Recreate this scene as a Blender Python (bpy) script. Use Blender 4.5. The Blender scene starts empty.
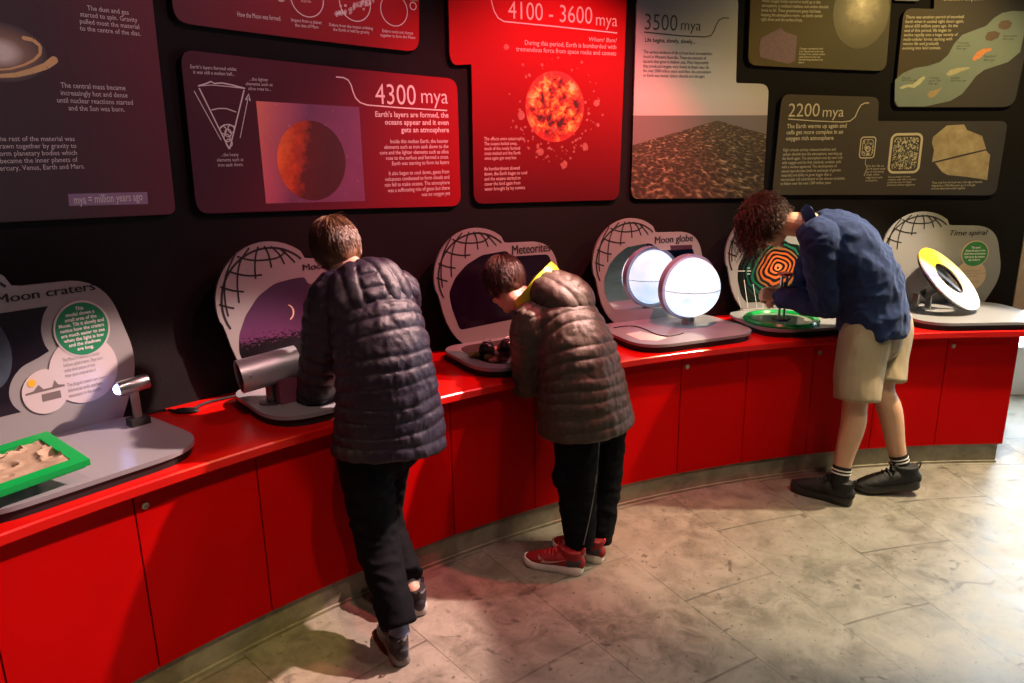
import bpy, bmesh, math, random
import numpy as np
from mathutils import Vector, Matrix, noise
from mathutils.bvhtree import BVHTree
random.seed(7)
SC = bpy.context.scene
COL = SC.collection
PI = math.pi
# ------------------------------------------------------------------ camera
EYE_H, FPX, PITCH, ROLL = 1.65, 735.0, 0.256, -0.0148
FW = Vector((0, math.cos(PITCH), -math.sin(PITCH)))
U0 = Vector((0, math.sin(PITCH), math.cos(PITCH)))
RT = math.cos(ROLL)*Vector((1, 0, 0)) + math.sin(ROLL)*U0
UP = -math.sin(ROLL)*Vector((1, 0, 0)) + math.cos(ROLL)*U0
cam_d = bpy.data.cameras.new('camera')
cam_d.sensor_width = 36.0
cam_d.lens = FPX/1024*36.0
cam_d.clip_start = 0.05
cam = bpy.data.objects.new('camera', cam_d)
COL.objects.link(cam)
M = Matrix((RT, UP, -FW)).transposed().to_4x4()
M.translation = Vector((0, 0, EYE_H))
cam.matrix_world = M
SC.camera = cam
# ------------------------------------------------------------------ exposure, world
SC.view_settings.view_transform = 'Standard'
SC.view_settings.look = 'None'
SC.view_settings.gamma = 1.0
SC.view_settings.exposure = 0.0
SC.view_settings.use_curve_mapping = False
wd = bpy.data.worlds.new('world')
SC.world = wd
wd.use_nodes = True
wd.node_tree.nodes['Background'].inputs[0].default_value = (0.55, 0.60, 0.75, 1)
wd.node_tree.nodes['Background'].inputs[1].default_value = 0.008
# ------------------------------------------------------------------ plan of the gallery: an arc about CX, CY
CX, CY = 2.47, -1.09
RW = 5.27        # wall face
RP = 5.25        # face of the printed panels
RB = 5.17        # back boards of the exhibits
RD = 4.70        # cabinet doors
TOP = 0.732      # counter top
def P(deg, r, z=0.0):
    a = math.radians(deg)
    return Vector((CX+r*math.sin(a), CY+r*math.cos(a), z))
# ------------------------------------------------------------------ lights
def spot(name, loc, tgt, col, power, size=0.6, blend=0.3, rad=0.03):
    d = bpy.data.lights.new(name, 'SPOT')
    d.energy = power; d.color = col; d.spot_size = size; d.spot_blend = blend
    d.shadow_soft_size = rad
    o = bpy.data.objects.new(name, d)
    COL.objects.link(o)
    o.location = loc
    o.rotation_euler = (Vector(tgt)-Vector(loc)).to_track_quat('-Z', 'Y').to_euler()
    return o
def area(name, loc, tgt, col, power, sx, sy):
    d = bpy.data.lights.new(name, 'AREA')
    d.shape = 'RECTANGLE'; d.size = sx; d.size_y = sy
    d.energy = power; d.color = col
    o = bpy.data.objects.new(name, d)
    COL.objects.link(o)
    o.location = loc
    o.rotation_euler = (Vector(tgt)-Vector(loc)).to_track_quat('-Z', 'Y').to_euler()
    return o
RED = (1.0, 0.02, 0.015); PINK = (1.0, 0.30, 0.40); YEL = (1.0, 0.72, 0.25); WHT = (1.0, 0.9, 0.82); BLU = (0.45, 0.62, 1.0)
spot('spot_red_middle', P(-21, 4.2, 2.9), P(-27, 5.1, 1.15), (1.0, 0.13, 0.15), 260, 1.35, 0.7)
spot('spot_pink_left', P(-31, 4.2, 2.9), P(-43, 4.9, 1.0), (1.0, 0.36, 0.42), 44, 1.7, 0.5)
spot('spot_warm_right', P(3, 4.2, 2.9), P(-6, 5.0, 1.3), YEL, 95, 1.6, 0.6)
spot('spot_white_centre', P(-12, 4.3, 2.9), P(-24, 4.5, 0.6), WHT, 44, 1.7, 0.6)
spot('spot_cabinets_left', P(-15, 4.35, 2.8), P(-49, 4.65, 0.25), (1.0, 0.66, 0.58), 1150, 0.56, 0.2)
spot('spot_plinth', P(-40, 3.4, 2.9), P(-46.8, 4.70, 0.05), (1.0, 0.85, 0.12), 130, 0.26, 0.3)
spot('spot_cabinets_right', P(2, 4.4, 2.9), P(-9, 4.5, 0.3), (1.0, 0.80, 0.55), 640, 0.9, 0.3)
spot('downlight_right', P(-8, 3.2, 2.9), P(-10, 3.5, 0.0), (1.0, 0.88, 0.58), 85, 1.25, 0.6)
spot('downlight_middle', P(-24, 3.1, 2.9), P(-25, 3.6, 0.0), (1.0, 0.84, 0.60), 42, 1.25, 0.6)
spot('downlight_left', P(-50, 3.5, 2.9), P(-48, 4.2, 0.0), (1.0, 0.60, 0.50), 70, 1.1, 0.6)
area('room_fill', (0.5, -1.5, 2.9), (0.5, 2.5, 0.6), (1.0, 0.92, 0.85), 3, 2.5, 1.5)
# ------------------------------------------------------------------ tags
def tag(o, label=None, cat=None, group=None, kind=None):
    if label: o['label'] = label
    if cat: o['category'] = cat
    if group: o['group'] = group
    if kind: o['kind'] = kind
    return o
def empty(name, loc, label, cat, group=None):
    o = bpy.data.objects.new(name, None)
    o.empty_display_size = 0.1
    COL.objects.link(o)
    o.location = loc
    return tag(o, label, cat, group)
# ------------------------------------------------------------------ mesh collector
class MB:
    def __init__(s): s.v = []; s.f = []; s.m = []; s.uv = {}
    def add(s, vs, fs, mi=0):
        k = len(s.v); s.v += [tuple(x) for x in vs]
        s.f += [tuple(i+k for i in f) for f in fs]; s.m += [mi]*len(fs)
        return s
    def box(s, c, d, X=(1, 0, 0), Y=(0, 1, 0), Z=(0, 0, 1), mi=0):
        c = Vector(c); X = Vector(X)*d[0]/2; Y = Vector(Y)*d[1]/2; Z = Vector(Z)*d[2]/2
        vs = [c+X*i+Y*j+Z*k for i in (-1, 1) for j in (-1, 1) for k in (-1, 1)]
        return s.add(vs, [(0, 1, 3, 2), (4, 6, 7, 5), (0, 4, 5, 1), (2, 3, 7, 6), (0, 2, 6, 4), (1, 5, 7, 3)], mi)
    def ball(s, c, r, n=16, m=10, R=None, mi=0):
        if not hasattr(r, '__len__'): r = (r, r, r)
        R = R or Matrix.Identity(3); c = Vector(c)
        vs = [c+R@Vector((0, 0, r[2]))]
        for i in range(1, m):
            t = PI*i/m
            for j in range(n):
                a = 2*PI*j/n
                vs.append(c+R@Vector((r[0]*math.sin(t)*math.cos(a), r[1]*math.sin(t)*math.sin(a), r[2]*math.cos(t))))
        vs.append(c+R@Vector((0, 0, -r[2])))
        fs = [(0, 1+j, 1+(j+1) % n) for j in range(n)]
        for i in range(m-2):
            for j in range(n):
                a = 1+i*n+j; b = 1+i*n+(j+1) % n
                fs.append((a, a+n, b+n, b))
        k = len(vs)-1; o = 1+(m-2)*n
        fs += [(k, o+(j+1) % n, o+j) for j in range(n)]
        return s.add(vs, fs, mi)
    def loft(s, path, rad, side=(1, 0, 0), n=16, sub=4, caps=True, mi=0, flat=0.0):
        """tube along path; rad = list of (r_side, r_other); side = one vector or one per node"""
        path = [Vector(p) for p in path]
        rad = [r if hasattr(r, '__len__') else (r, r) for r in rad]
        if not hasattr(side[0], '__len__') : side = [Vector(side)]*len(path)
        side = [Vector(q) for q in side]
        def cr(L, i, t):
            p0 = L[max(i-1, 0)]; p1 = L[i]; p2 = L[i+1]; p3 = L[min(i+2, len(L)-1)]
            return 0.5*((2*p1)+(p2-p0)*t+(2*p0-5*p1+4*p2-p3)*t*t+(3*p1-p0-3*p2+p3)*t**3)
        RR = [Vector((a, b, 0)) for a, b in rad]
        pts = []; rs = []; sd = []
        for i in range(len(path)-1):
            for k in range(sub):
                t = k/sub
                pts.append(cr(path, i, t)); rs.append(cr(RR, i, t)); sd.append(side[i].lerp(side[i+1], t))
        pts.append(path[-1]); rs.append(RR[-1]); sd.append(side[-1])
        if caps:
            T0 = (pts[0]-pts[1]).normalized(); T1 = (pts[-1]-pts[-2]).normalized()
            A = []; B = []
            for q in (0.97, 0.8, 0.5, 0.15):
                h = math.sqrt(1-q*q)
                A.insert(0, (pts[0]+T0*h*min(rs[0][0], rs[0][1])*0.8, rs[0]*q, sd[0]))
                B.append((pts[-1]+T1*h*min(rs[-1][0], rs[-1][1])*0.8, rs[-1]*q, sd[-1]))
            pts = [a[0] for a in A]+pts+[b[0] for b in B]
            rs = [a[1] for a in A]+rs+[b[1] for b in B]
            sd = [a[2] for a in A]+sd+[b[2] for b in B]
        vs = []; N = len(pts)
        for i in range(N):
            T = (pts[min(i+1, N-1)]-pts[max(i-1, 0)])
            if T.length < 1e-9: T = Vector((0, 0, 1))
            T.normalize()
            S = sd[i]-T*sd[i].dot(T)
            if S.length < 1e-6: S = T.orthogonal()
            S.normalize(); Q = T.cross(S)
            for j in range(n):
                a = 2*PI*j/n
                vs.append(pts[i]+S*rs[i][0]*math.cos(a)+Q*rs[i][1]*math.sin(a))
        fs = []
        for i in range(N-1):
            for j in range(n):
                a = i*n+j; b = i*n+(j+1) % n
                fs.append((a, b, b+n, a+n))
        fs.append(tuple(range(n))[::-1]); fs.append(tuple(range((N-1)*n, N*n)))
        return s.add(vs, fs, mi)
    def lathe(s, c, prof, axis=(0, 0, 1), n=32, mi=0, close=False):
        """prof = [(radius, height)]"""
        A = Vector(axis).normalized(); X = A.orthogonal().normalized(); Y = A.cross(X); c = Vector(c)
        vs = []
        for r, h in prof:
            for j in range(n):
                a = 2*PI*j/n
                vs.append(c+A*h+(X*math.cos(a)+Y*math.sin(a))*max(r, 1e-4))
        fs = []
        m = len(prof)
        for i in range(m if close else m-1):
            for j in range(n):
                a = i*n+j; b = i*n+(j+1) % n; i2 = (i+1) % m
                fs.append((a, b, i2*n+(j+1) % n, i2*n+j))
        if not close:
            fs.append(tuple(range(n))[::-1]); fs.append(tuple(range((m-1)*n, m*n)))
        return s.add(vs, fs, mi)
    def poly(s, outline, surf, d0, d1, step=None, mi=0, uvbox=None):
        """flat outline [(x, z)] on a surface function surf(x, z, depth), from depth d0 (front) to d1 (back)"""
        bm = bmesh.new()
        vs = [bm.verts.new((x, z, 0)) for x, z in outline]
        f = bm.faces.new(vs)
        xs = [p[0] for p in outline]
        bmesh.ops.triangulate(bm, faces=[f])
        if step:
            x = min(xs)+step
            while x < max(xs)-1e-4:
                bmesh.ops.bisect_plane(bm, geom=bm.verts[:]+bm.edges[:]+bm.faces[:], plane_co=(x, 0, 0), plane_no=(1, 0, 0))
                x += step
        if abs(d1-d0) > 1e-6:
            r = bmesh.ops.extrude_face_region(bm, geom=bm.faces[:])
            for g in r['geom']:
                if isinstance(g, bmesh.types.BMVert): g.co.z = 1
        bm.verts.index_update()
        vv = [surf(v.co.x, v.co.y, d0 if v.co.z < 0.5 else d1) for v in bm.verts]
        ff = [tuple(v.index for v in f.verts) for f in bm.faces]
        if uvbox:
            x0, z0, x1, z1 = uvbox; k = len(s.v)
            for i, v in enumerate(bm.verts): s.uv[k+i] = ((v.co.x-x0)/(x1-x0), (v.co.y-z0)/(z1-z0))
        bm.free()
        return s.add(vv, ff, mi)
    def stroke(s, pts, w, surf, d, mi=0):
        n = len(pts)
        vs = []
        for i in range(n):
            a = pts[max(i-1, 0)]; b = pts[min(i+1, n-1)]
            dx, dz = b[0]-a[0], b[1]-a[1]; L = math.hypot(dx, dz) or 1
            nx, nz = -dz/L*w/2, dx/L*w/2
            vs += [surf(pts[i][0]+nx, pts[i][1]+nz, d), surf(pts[i][0]-nx, pts[i][1]-nz, d)]
        return s.add(vs, [(2*i, 2*i+1, 2*i+3, 2*i+2) for i in range(n-1)], mi)
    def build(s, name, mats, parent=None, smooth=True, angle=40, fixn=True):
        me = bpy.data.meshes.new(name)
        off = Vector((0, 0, 0))
        p = parent
        while p is not None: off += p.location; p = p.parent
        me.from_pydata([tuple(Vector(v)-off) for v in s.v], [], s.f)
        if not isinstance(mats, (list, tuple)): mats = [mats]
        for m in mats: me.materials.append(m)
        me.polygons.foreach_set('material_index', s.m)
        if s.uv:
            ul = me.uv_layers.new(name='UVMap')
            for l in me.loops: ul.data[l.index].uv = s.uv.get(l.vertex_index, (0, 0))
        if fixn:
            bm = bmesh.new(); bm.from_mesh(me); bmesh.ops.recalc_face_normals(bm, faces=bm.faces[:]); bm.to_mesh(me); bm.free()
        if smooth:
            me.shade_smooth()
            me.set_sharp_from_angle(angle=math.radians(angle))
        o = bpy.data.objects.new(name, me)
        COL.objects.link(o)
        if parent is not None: o.parent = parent
        return o
def fuse(mb, voxel=0.006, smooth=4, fac=0.6):
    """join overlapping closed shapes into one continuous skin; returns (verts, faces)"""
    me = bpy.data.meshes.new('tmp'); me.from_pydata(mb.v, [], mb.f)
    bm = bmesh.new(); bm.from_mesh(me); bmesh.ops.recalc_face_normals(bm, faces=bm.faces[:]); bm.to_mesh(me); bm.free()
    o = bpy.data.objects.new('tmp', me); COL.objects.link(o)
    r = o.modifiers.new('r', 'REMESH'); r.mode = 'VOXEL'; r.voxel_size = voxel
    if smooth:
        q = o.modifiers.new('s', 'SMOOTH'); q.iterations = smooth; q.factor = fac
    dg = bpy.context.evaluated_depsgraph_get(); dg.update()
    m2 = bpy.data.meshes.new_from_object(o.evaluated_get(dg))
    n = len(m2.vertices)
    co = np.empty(n*3); m2.vertices.foreach_get('co', co); co = co.reshape(-1, 3)
    no = np.empty(n*3); m2.vertices.foreach_get('normal', no); no = no.reshape(-1, 3)
    fs = [tuple(p.vertices) for p in m2.polygons]
    bpy.data.objects.remove(o); bpy.data.meshes.remove(me); bpy.data.meshes.remove(m2)
    return co, no, fs
def skin(name, co, fs, mat, parent):
    b = MB(); b.v = [tuple(c) for c in co]; b.f = fs; b.m = [0]*len(fs)
    return b.build(name, mat, parent, smooth=True, angle=180, fixn=False)
# ------------------------------------------------------------------ surfaces
def cyl(R=RP):
    return lambda x, z, d: P(math.degrees(x/RP), R-d*-1, z)     # d > 0 is further back
def wall_s(x, z, d): return P(math.degrees(x/RP), RP+d, z)
def plane_s(O, X, Y, N):
    O = Vector(O); X = Vector(X); Y = Vector(Y); N = Vector(N)
    return lambda x, z, d: O+X*x+Y*z+N*d
def px(x, y, R=RP):
    """point of the picture on the arc of radius R -> (arc length at RP, height)"""
    d = RT*(x-512)/FPX-UP*(y-341.5)/FPX+FW
    a = d.x**2+d.y**2; b = -2*(d.x*CX+d.y*CY); c = CX*CX+CY*CY-R*R
    k = (-b+math.sqrt(b*b-4*a*c))/(2*a)
    q = d*k
    return (math.atan2(q.x-CX, q.y-CY)*RP, q.z+EYE_H)
def at(x, y, Y):
    d = RT*(x-512)/FPX-UP*(y-341.5)/FPX+FW
    return d*(Y/d.y)+Vector((0, 0, EYE_H))
def pxs(L): return [px(*p) for p in L]
def rrect(x0, z0, x1, z1, r, n=6):
    out = []
    for cx, cz, a0 in ((x1-r, z1-r, 0), (x0+r, z1-r, 90), (x0+r, z0+r, 180), (x1-r, z0+r, 270)):
        for i in range(n+1):
            a = math.radians(a0+90*i/n); out.append((cx+r*math.cos(a), cz+r*math.sin(a)))
    return out
def roundpoly(pts, r, n=5):
    """round the corners of a polygon; r one value or one per corner"""
    out = []; N = len(pts)
    for i in range(N):
        ri = r[i] if hasattr(r, '__len__') else r
        p = Vector(pts[i]); a = Vector(pts[i-1])-p; b = Vector(pts[(i+1) % N])-p
        if ri <= 0: out.append(tuple(p)); continue
        la, lb = a.length, b.length
        t = min(ri, la*0.49, lb*0.49)
        A = p+a/la*t; B = p+b/lb*t
        for k in range(n+1):
            u = k/n
            q = A*(1-u)**2+p*2*u*(1-u)+B*u*u
            out.append((q.x, q.y))
    return out
def circ(cx, cz, r, n=32, rz=None):
    rz = rz or r
    return [(cx+r*math.cos(2*PI*i/n), cz+rz*math.sin(2*PI*i/n)) for i in range(n)]
# ------------------------------------------------------------------ materials
class NT:
    def __init__(s, name):
        s.m = bpy.data.materials.new(name); s.m.use_nodes = True
        s.t = s.m.node_tree; s.b = s.t.nodes['Principled BSDF']
    def n(s, typ, **kw):
        o = s.t.nodes.new(typ)
        for k, v in kw.items():
            if k.startswith('i_'): o.inputs[k[2:].replace('_', ' ')].default_value = v
            else: setattr(o, k, v)
        return o
    def l(s, a, b): s.t.links.new(a, b)
    def math(s, op, a, b=0.0, c=None):
        o = s.t.nodes.new('ShaderNodeMath'); o.operation = op
        for i, x in enumerate((a, b, c)):
            if x is None: continue
            if isinstance(x, (int, float)): o.inputs[i].default_value = x
            else: s.l(x, o.inputs[i])
        return o.outputs[0]
    def ramp(s, x, stops, interp='LINEAR'):
        o = s.t.nodes.new('ShaderNodeValToRGB'); r = o.color_ramp; r.interpolation = interp
        while len(r.elements) < len(stops): r.elements.new(0.5)
        for e, (p, c) in zip(r.elements, stops): e.position = p; e.color = (*c, 1) if len(c) == 3 else c
        s.l(x, o.inputs[0]); return o.outputs[0]
    def mix(s, f, a, b, blend='MIX'):
        o = s.t.nodes.new('ShaderNodeMix'); o.data_type = 'RGBA'; o.blend_type = blend
        for sock, x in ((o.inputs['Factor'], f), (o.inputs[6], a), (o.inputs[7], b)):
            if isinstance(x, (int, float)): sock.default_value = x
            elif isinstance(x, tuple): sock.default_value = (*x, 1) if len(x) == 3 else x
            else: s.l(x, sock)
        return o.outputs[2]
    def noise(s, scale, detail=4, vec=None, rough=0.5, dist=0.0):
        o = s.n('ShaderNodeTexNoise'); o.inputs['Scale'].default_value = scale; o.inputs['Detail'].default_value = detail
        o.inputs['Roughness'].default_value = rough; o.inputs['Distortion'].default_value = dist
        s.l(vec if vec is not None else s.obj(), o.inputs['Vector']); return o.outputs['Fac']
    def obj(s):
        if not hasattr(s, '_tc'): s._tc = s.n('ShaderNodeTexCoord')
        return s._tc.outputs['Object']
    def uv(s):
        if not hasattr(s, '_tc'): s._tc = s.n('ShaderNodeTexCoord')
        return s._tc.outputs['UV']
    def bump(s, h, strength=0.3, dist=0.01):
        o = s.n('ShaderNodeBump'); o.inputs['Strength'].default_value = strength; o.inputs['Distance'].default_value = dist
        s.l(h, o.inputs['Height']); s.l(o.outputs[0], s.b.inputs['Normal'])
    def set(s, **kw):
        for k, v in kw.items():
            k = k.replace('_', ' ')
            if isinstance(v, (int, float)): s.b.inputs[k].default_value = v
            elif isinstance(v, tuple): s.b.inputs[k].default_value = (*v, 1) if len(v) == 3 else v
            else: s.l(v, s.b.inputs[k])
        return s
def mat(name, col, rough=0.5, metal=0.0, var=0.15, scale=20, bump=0.0, bscale=60, spec=0.5, **kw):
    t = NT(name)
    f = t.noise(scale, 5)
    c = t.mix(f, tuple(x*(1-var) for x in col), tuple(min(1, x*(1+var)) for x in col))
    t.set(Base_Color=c, Roughness=rough, Metallic=metal, Specular_IOR_Level=spec, **kw)
    if bump: t.bump(t.noise(bscale, 4), bump, 0.003)
    return t.m
def glow(name, col, strength, base=None):
    t = NT(name); t.set(Base_Color=base or col, Emission_Color=col, Emission_Strength=strength, Roughness=0.4); return t.m
# ------------------------------------------------------------------ text
def text_mesh(lines, weight=0.0, align='LEFT', res=2, shear=0.0):
    cu = bpy.data.curves.new('t', 'FONT'); cu.body = '\n'.join(lines); cu.align_x = align
    cu.resolution_u = res; cu.offset = weight; cu.shear = shear; cu.fill_mode = 'FRONT'
    o = bpy.data.objects.new('t', cu); COL.objects.link(o)
    dg = bpy.context.evaluated_depsgraph_get(); dg.update()
    me = bpy.data.meshes.new_from_object(o.evaluated_get(dg))
    vs = [(v.co.x, v.co.y) for v in me.vertices]; fs = [tuple(p.vertices) for p in me.polygons]
    bpy.data.objects.remove(o); bpy.data.curves.remove(cu); bpy.data.meshes.remove(me)
    return vs, fs
def text(mb, lines, box, surf, d=-0.0008, weight=0.0, align='LEFT', mi=0, res=2, shear=0.0, rot=0.0):
    """write lines filling box = (x0, ztop, x1, zbottom)"""
    if isinstance(lines, str): lines = lines.split('\n')
    vs, fs = text_mesh(lines, weight, align, res, shear)
    xa = min(v[0] for v in vs); xb = max(v[0] for v in vs); ya = min(v[1] for v in vs); yb = max(v[1] for v in vs)
    x0, z1, x1, z0 = box
    out = []
    cx, cz = (x0+x1)/2, (z0+z1)/2
    for x, y in vs:
        X = x0+(x-xa)/(xb-xa)*(x1-x0); Z = z0+(y-ya)/(yb-ya)*(z1-z0)
        if rot:
            dx, dz = X-cx, Z-cz; X = cx+dx*math.cos(rot)-dz*math.sin(rot); Z = cz+dx*math.sin(rot)+dz*math.cos(rot)
        out.append(surf(X, Z, d))
    mb.add(out, fs, mi)
def bx(a, b, c, e):
    """text box from picture points top-left (a, b), bottom-right (c, e)"""
    p = px(a, b); q = px(c, e); return (p[0], p[1], q[0], q[1])
# shared materials
red_top = NT('red_laminate')
_f = red_top.noise(6, 4); _g = red_top.noise(9, 3)
red_top.set(Base_Color=red_top.mix(_f, (0.50, 0.004, 0.003), (0.62, 0.007, 0.004)), Roughness=red_top.ramp(_g, [(0.3, (0.24,)*3), (0.7, (0.27,)*3)]), Specular_IOR_Level=0.5)
M_RED = red_top.m
rd = NT('red_door'); _f = rd.noise(5, 5); _g = rd.noise(300, 2)
rd.set(Base_Color=rd.mix(_f, (0.40, 0.0008, 0.0008), (0.50, 0.001, 0.001)), Roughness=0.6, Specular_IOR_Level=0.05); rd.bump(_g, 0.15, 0.002)
M_DOOR = rd.m
M_GAP = mat('black_carcass', (0.006, 0.004, 0.004), 0.8)
M_STEEL = mat('brushed_steel', (0.62, 0.62, 0.64), 0.28, 1.0, 0.1, 200, 0.1, 400)
M_DSTEEL = mat('dark_steel', (0.22, 0.21, 0.22), 0.3, 1.0, 0.1, 200)
M_BLACK = mat('black_rubber', (0.008, 0.008, 0.009), 0.6)
M_BPLAS = mat('black_plastic', (0.012, 0.012, 0.014), 0.25)
M_BOARD = mat('silver_grey_board', (0.27, 0.27, 0.27), 0.42, 0.0, 0.05, 300, 0.05, 500)
M_TRAY = mat('silver_grey_tray', (0.26, 0.26, 0.28), 0.3, 0.0, 0.06, 300, 0.05, 500)
M_INK = mat('black_ink', (0.006, 0.006, 0.007), 0.6)
M_WHITE = mat('white_print', (0.80, 0.78, 0.76), 0.6, var=0.03)
M_GREEN = mat('green_print', (0.01, 0.22, 0.09), 0.5)
M_PINKW = mat('cream_print', (0.55, 0.50, 0.49), 0.5, var=0.03)
M_GREYTX = mat('grey_print', (0.25, 0.22, 0.24), 0.6)
# ------------------------------------------------------------------ setting
def ring(b, r0, r1, z0, z1, a0, a1, step=1.0, mi=0):
    n = max(2, int(round((a1-a0)/step)))
    vs = []
    for i in range(n+1):
        a = a0+(a1-a0)*i/n
        vs += [P(a, r0, z0), P(a, r1, z0), P(a, r1, z1), P(a, r0, z1)]
    fs = []
    for i in range(n):
        k = 4*i
        for j in range(4): fs.append((k+j, k+(j+1) % 4, k+4+(j+1) % 4, k+4+j))
    fs += [(0, 3, 2, 1), (4*n, 4*n+1, 4*n+2, 4*n+3)]
    return b.add(vs, fs, mi)
# floor: radial flagstones
t = NT('stone_floor')
sx = t.n('ShaderNodeSeparateXYZ'); t.l(t.obj(), sx.inputs[0])
ang = t.math('ARCTAN2', sx.outputs[0], sx.outputs[1]); rad_ = t.math('SQRT', t.math('ADD', t.math('MULTIPLY', sx.outputs[0], sx.outputs[0]), t.math('MULTIPLY', sx.outputs[1], sx.outputs[1])))
cb = t.n('ShaderNodeCombineXYZ'); t.l(rad_, cb.inputs[0]); t.l(t.math('ADD', t.math('MULTIPLY', ang, 180/PI/6.25), 15.1/6.25+10), cb.inputs[1])
wob = t.n('ShaderNodeVectorMath', operation='ADD'); t.l(cb.outputs[0], wob.inputs[0])
br = t.n('ShaderNodeTexBrick'); br.offset = 0.5; br.inputs['Scale'].default_value = 1.0
br.inputs['Brick Width'].default_value = 0.72; br.inputs['Row Height'].default_value = 1.0; br.inputs['Mortar Size'].default_value = 0.006
br.inputs['Mortar Smooth'].default_value = 0.3
br.inputs['Color1'].default_value = (0.30, 0.30, 0.30, 1); br.inputs['Color2'].default_value = (0.7, 0.7, 0.7, 1); br.inputs['Mortar'].default_value = (0, 0, 0, 1)
t.l(cb.outputs[0], br.inputs['Vector'])
n1 = t.noise(2.2, 8, rough=0.62); n2 = t.noise(9, 8, rough=0.7, dist=0.6); n3 = t.noise(38, 5, rough=0.7); n4 = t.noise(7.0, 3, dist=1.6)
base = t.mix(t.ramp(n2, [(0.36, (0, 0, 0)), (0.62, (1, 1, 1))]), (0.085, 0.076, 0.056), (0.245, 0.222, 0.172))
base = t.mix(t.math('MULTIPLY', br.outputs['Color'], 0.45), base, (0.21, 0.195, 0.16))
base = t.mix(t.ramp(n1, [(0.42, (0, 0, 0)), (0.66, (0.55, 0.55, 0.55))]), base, (0.27, 0.245, 0.20))
base = t.mix(t.ramp(n3, [(0.30, (1, 1, 1)), (0.40, (0, 0, 0))]), base, (0.05, 0.042, 0.034))
base = t.mix(t.ramp(n4, [(0.30, (0.75, 0.75, 0.75)), (0.36, (0, 0, 0))]), base, (0.07, 0.058, 0.046))
mort = t.math('MULTIPLY', br.outputs['Fac'], t.ramp(t.noise(3, 3), [(0.35, (0.35,)*3), (0.6, (1,)*3)]))
base = t.mix(t.math('MULTIPLY', mort, 0.55), base, (0.035, 0.028, 0.022))
t.set(Base_Color=base, Roughness=t.ramp(n2, [(0.3, (0.34,)*3), (0.7, (0.58,)*3)]), Specular_IOR_Level=0.45)
t.bump(t.math('SUBTRACT', t.math('MULTIPLY', n2, 0.5), mort), 0.35, 0.006)
M_FLOOR = t.m
b = MB(); b.box((0, 0, -0.03), (16, 16, 0.06))
o = b.build('floor', M_FLOOR); o.location = (CX, CY, 0); tag(o, kind='structure')
t = NT('black_wall_paint'); f = t.noise(3, 4); g = t.noise(180, 3)
t.set(Base_Color=t.mix(f, (0.009, 0.008, 0.009), (0.014, 0.012, 0.013)), Roughness=0.8, Specular_IOR_Level=0.12); t.bump(g, 0.4, 0.003)
M_WALL = t.m
b = MB(); ring(b, RW, RW+0.12, 0, 3.0, -72, 4.7); tag(b.build('wall_back', M_WALL, angle=30), kind='structure')
b = MB(); ring(b, RW-0.005, RW+0.13, 0, 3.0, 4.72, 5.45); tag(b.build('trim_1', mat('beige_trim', (0.42, 0.33, 0.26), 0.6), angle=30), kind='structure')
b = MB(); b.box((CX, CY, 3.04), (16, 16, 0.06)); tag(b.build('ceiling', mat('dark_ceiling', (0.02, 0.02, 0.022), 0.9)), kind='structure')
t = NT('white_wall_paint'); f = t.noise(3, 3)
t.set(Base_Color=t.mix(f, (0.78, 0.78, 0.78), (0.86, 0.86, 0.87)), Roughness=0.8)
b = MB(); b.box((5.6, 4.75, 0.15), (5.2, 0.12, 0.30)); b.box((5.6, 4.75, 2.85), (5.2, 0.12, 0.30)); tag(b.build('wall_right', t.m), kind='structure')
b = MB(); b.box((5.6, 4.76, 1.5), (5.2, 0.02, 2.4)); pane_ = tag(b.build('glow_pane', glow('added_daylight_glow', (0.80, 0.91, 1.0), 16.0)), kind='structure')  # glowing pane added where the white wall stands, to brighten floor and figures
b = MB()
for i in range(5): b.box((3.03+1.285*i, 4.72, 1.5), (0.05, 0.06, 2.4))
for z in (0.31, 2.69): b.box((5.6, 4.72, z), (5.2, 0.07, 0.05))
b.build('glow_pane_frame', t.m, pane_)  # made-up frame round the added glowing pane
# counter
b = MB()
n = 74; a0, a1 = -62.0, 1.85
prof = [(RD-0.032, TOP-0.034), (RD-0.036, TOP-0.030), (RD-0.036, TOP-0.005), (RD-0.031, TOP), (RW-0.001, TOP), (RW-0.001, TOP-0.034)]
vs = []
for i in range(n+1):
    for r, z in prof:
        e = (r-RD)/(RW-RD)*2.6 if i == n else 0
        vs.append(P(a0+(a1-a0)*i/n+max(e, 0), r, z))
m = len(prof); fs = []
for i in range(n):
    for j in range(m): fs.append((i*m+j, i*m+(j+1) % m, (i+1)*m+(j+1) % m, (i+1)*m+j))
fs += [tuple(range(m))[::-1], tuple(range(n*m, (n+1)*m))]
b.add(vs, fs)
tag(b.build('counter_top', M_RED, angle=25), 'long glossy red counter top curving along the black wall', 'counter')
t = NT('worn_plinth'); f = t.noise(7, 6, rough=0.7, dist=0.5)
t.set(Base_Color=t.ramp(f, [(0.3, (0.13, 0.115, 0.08)), (0.55, (0.26, 0.23, 0.17)), (0.75, (0.34, 0.31, 0.24))]), Roughness=0.42)
t.bump(f, 0.2, 0.004)
b = MB(); ring(b, RD+0.012, RD+0.045, 0.0, 0.108, -62, 1.15); ring(b, RD+0.002, RD+0.012, 0.0, 0.012, -62, 1.15)
b.box((P(1.15, 5.0, 0.054)), (0.03, 0.52, 0.108), X=(math.cos(math.radians(1.3)), -math.sin(math.radians(1.3)), 0), Y=(math.sin(math.radians(1.3)), math.cos(math.radians(1.3)), 0))
tag(b.build('plinth', t.m, angle=30), 'worn pale strip plinth under the red cabinets along the floor', 'plinth')
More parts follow.
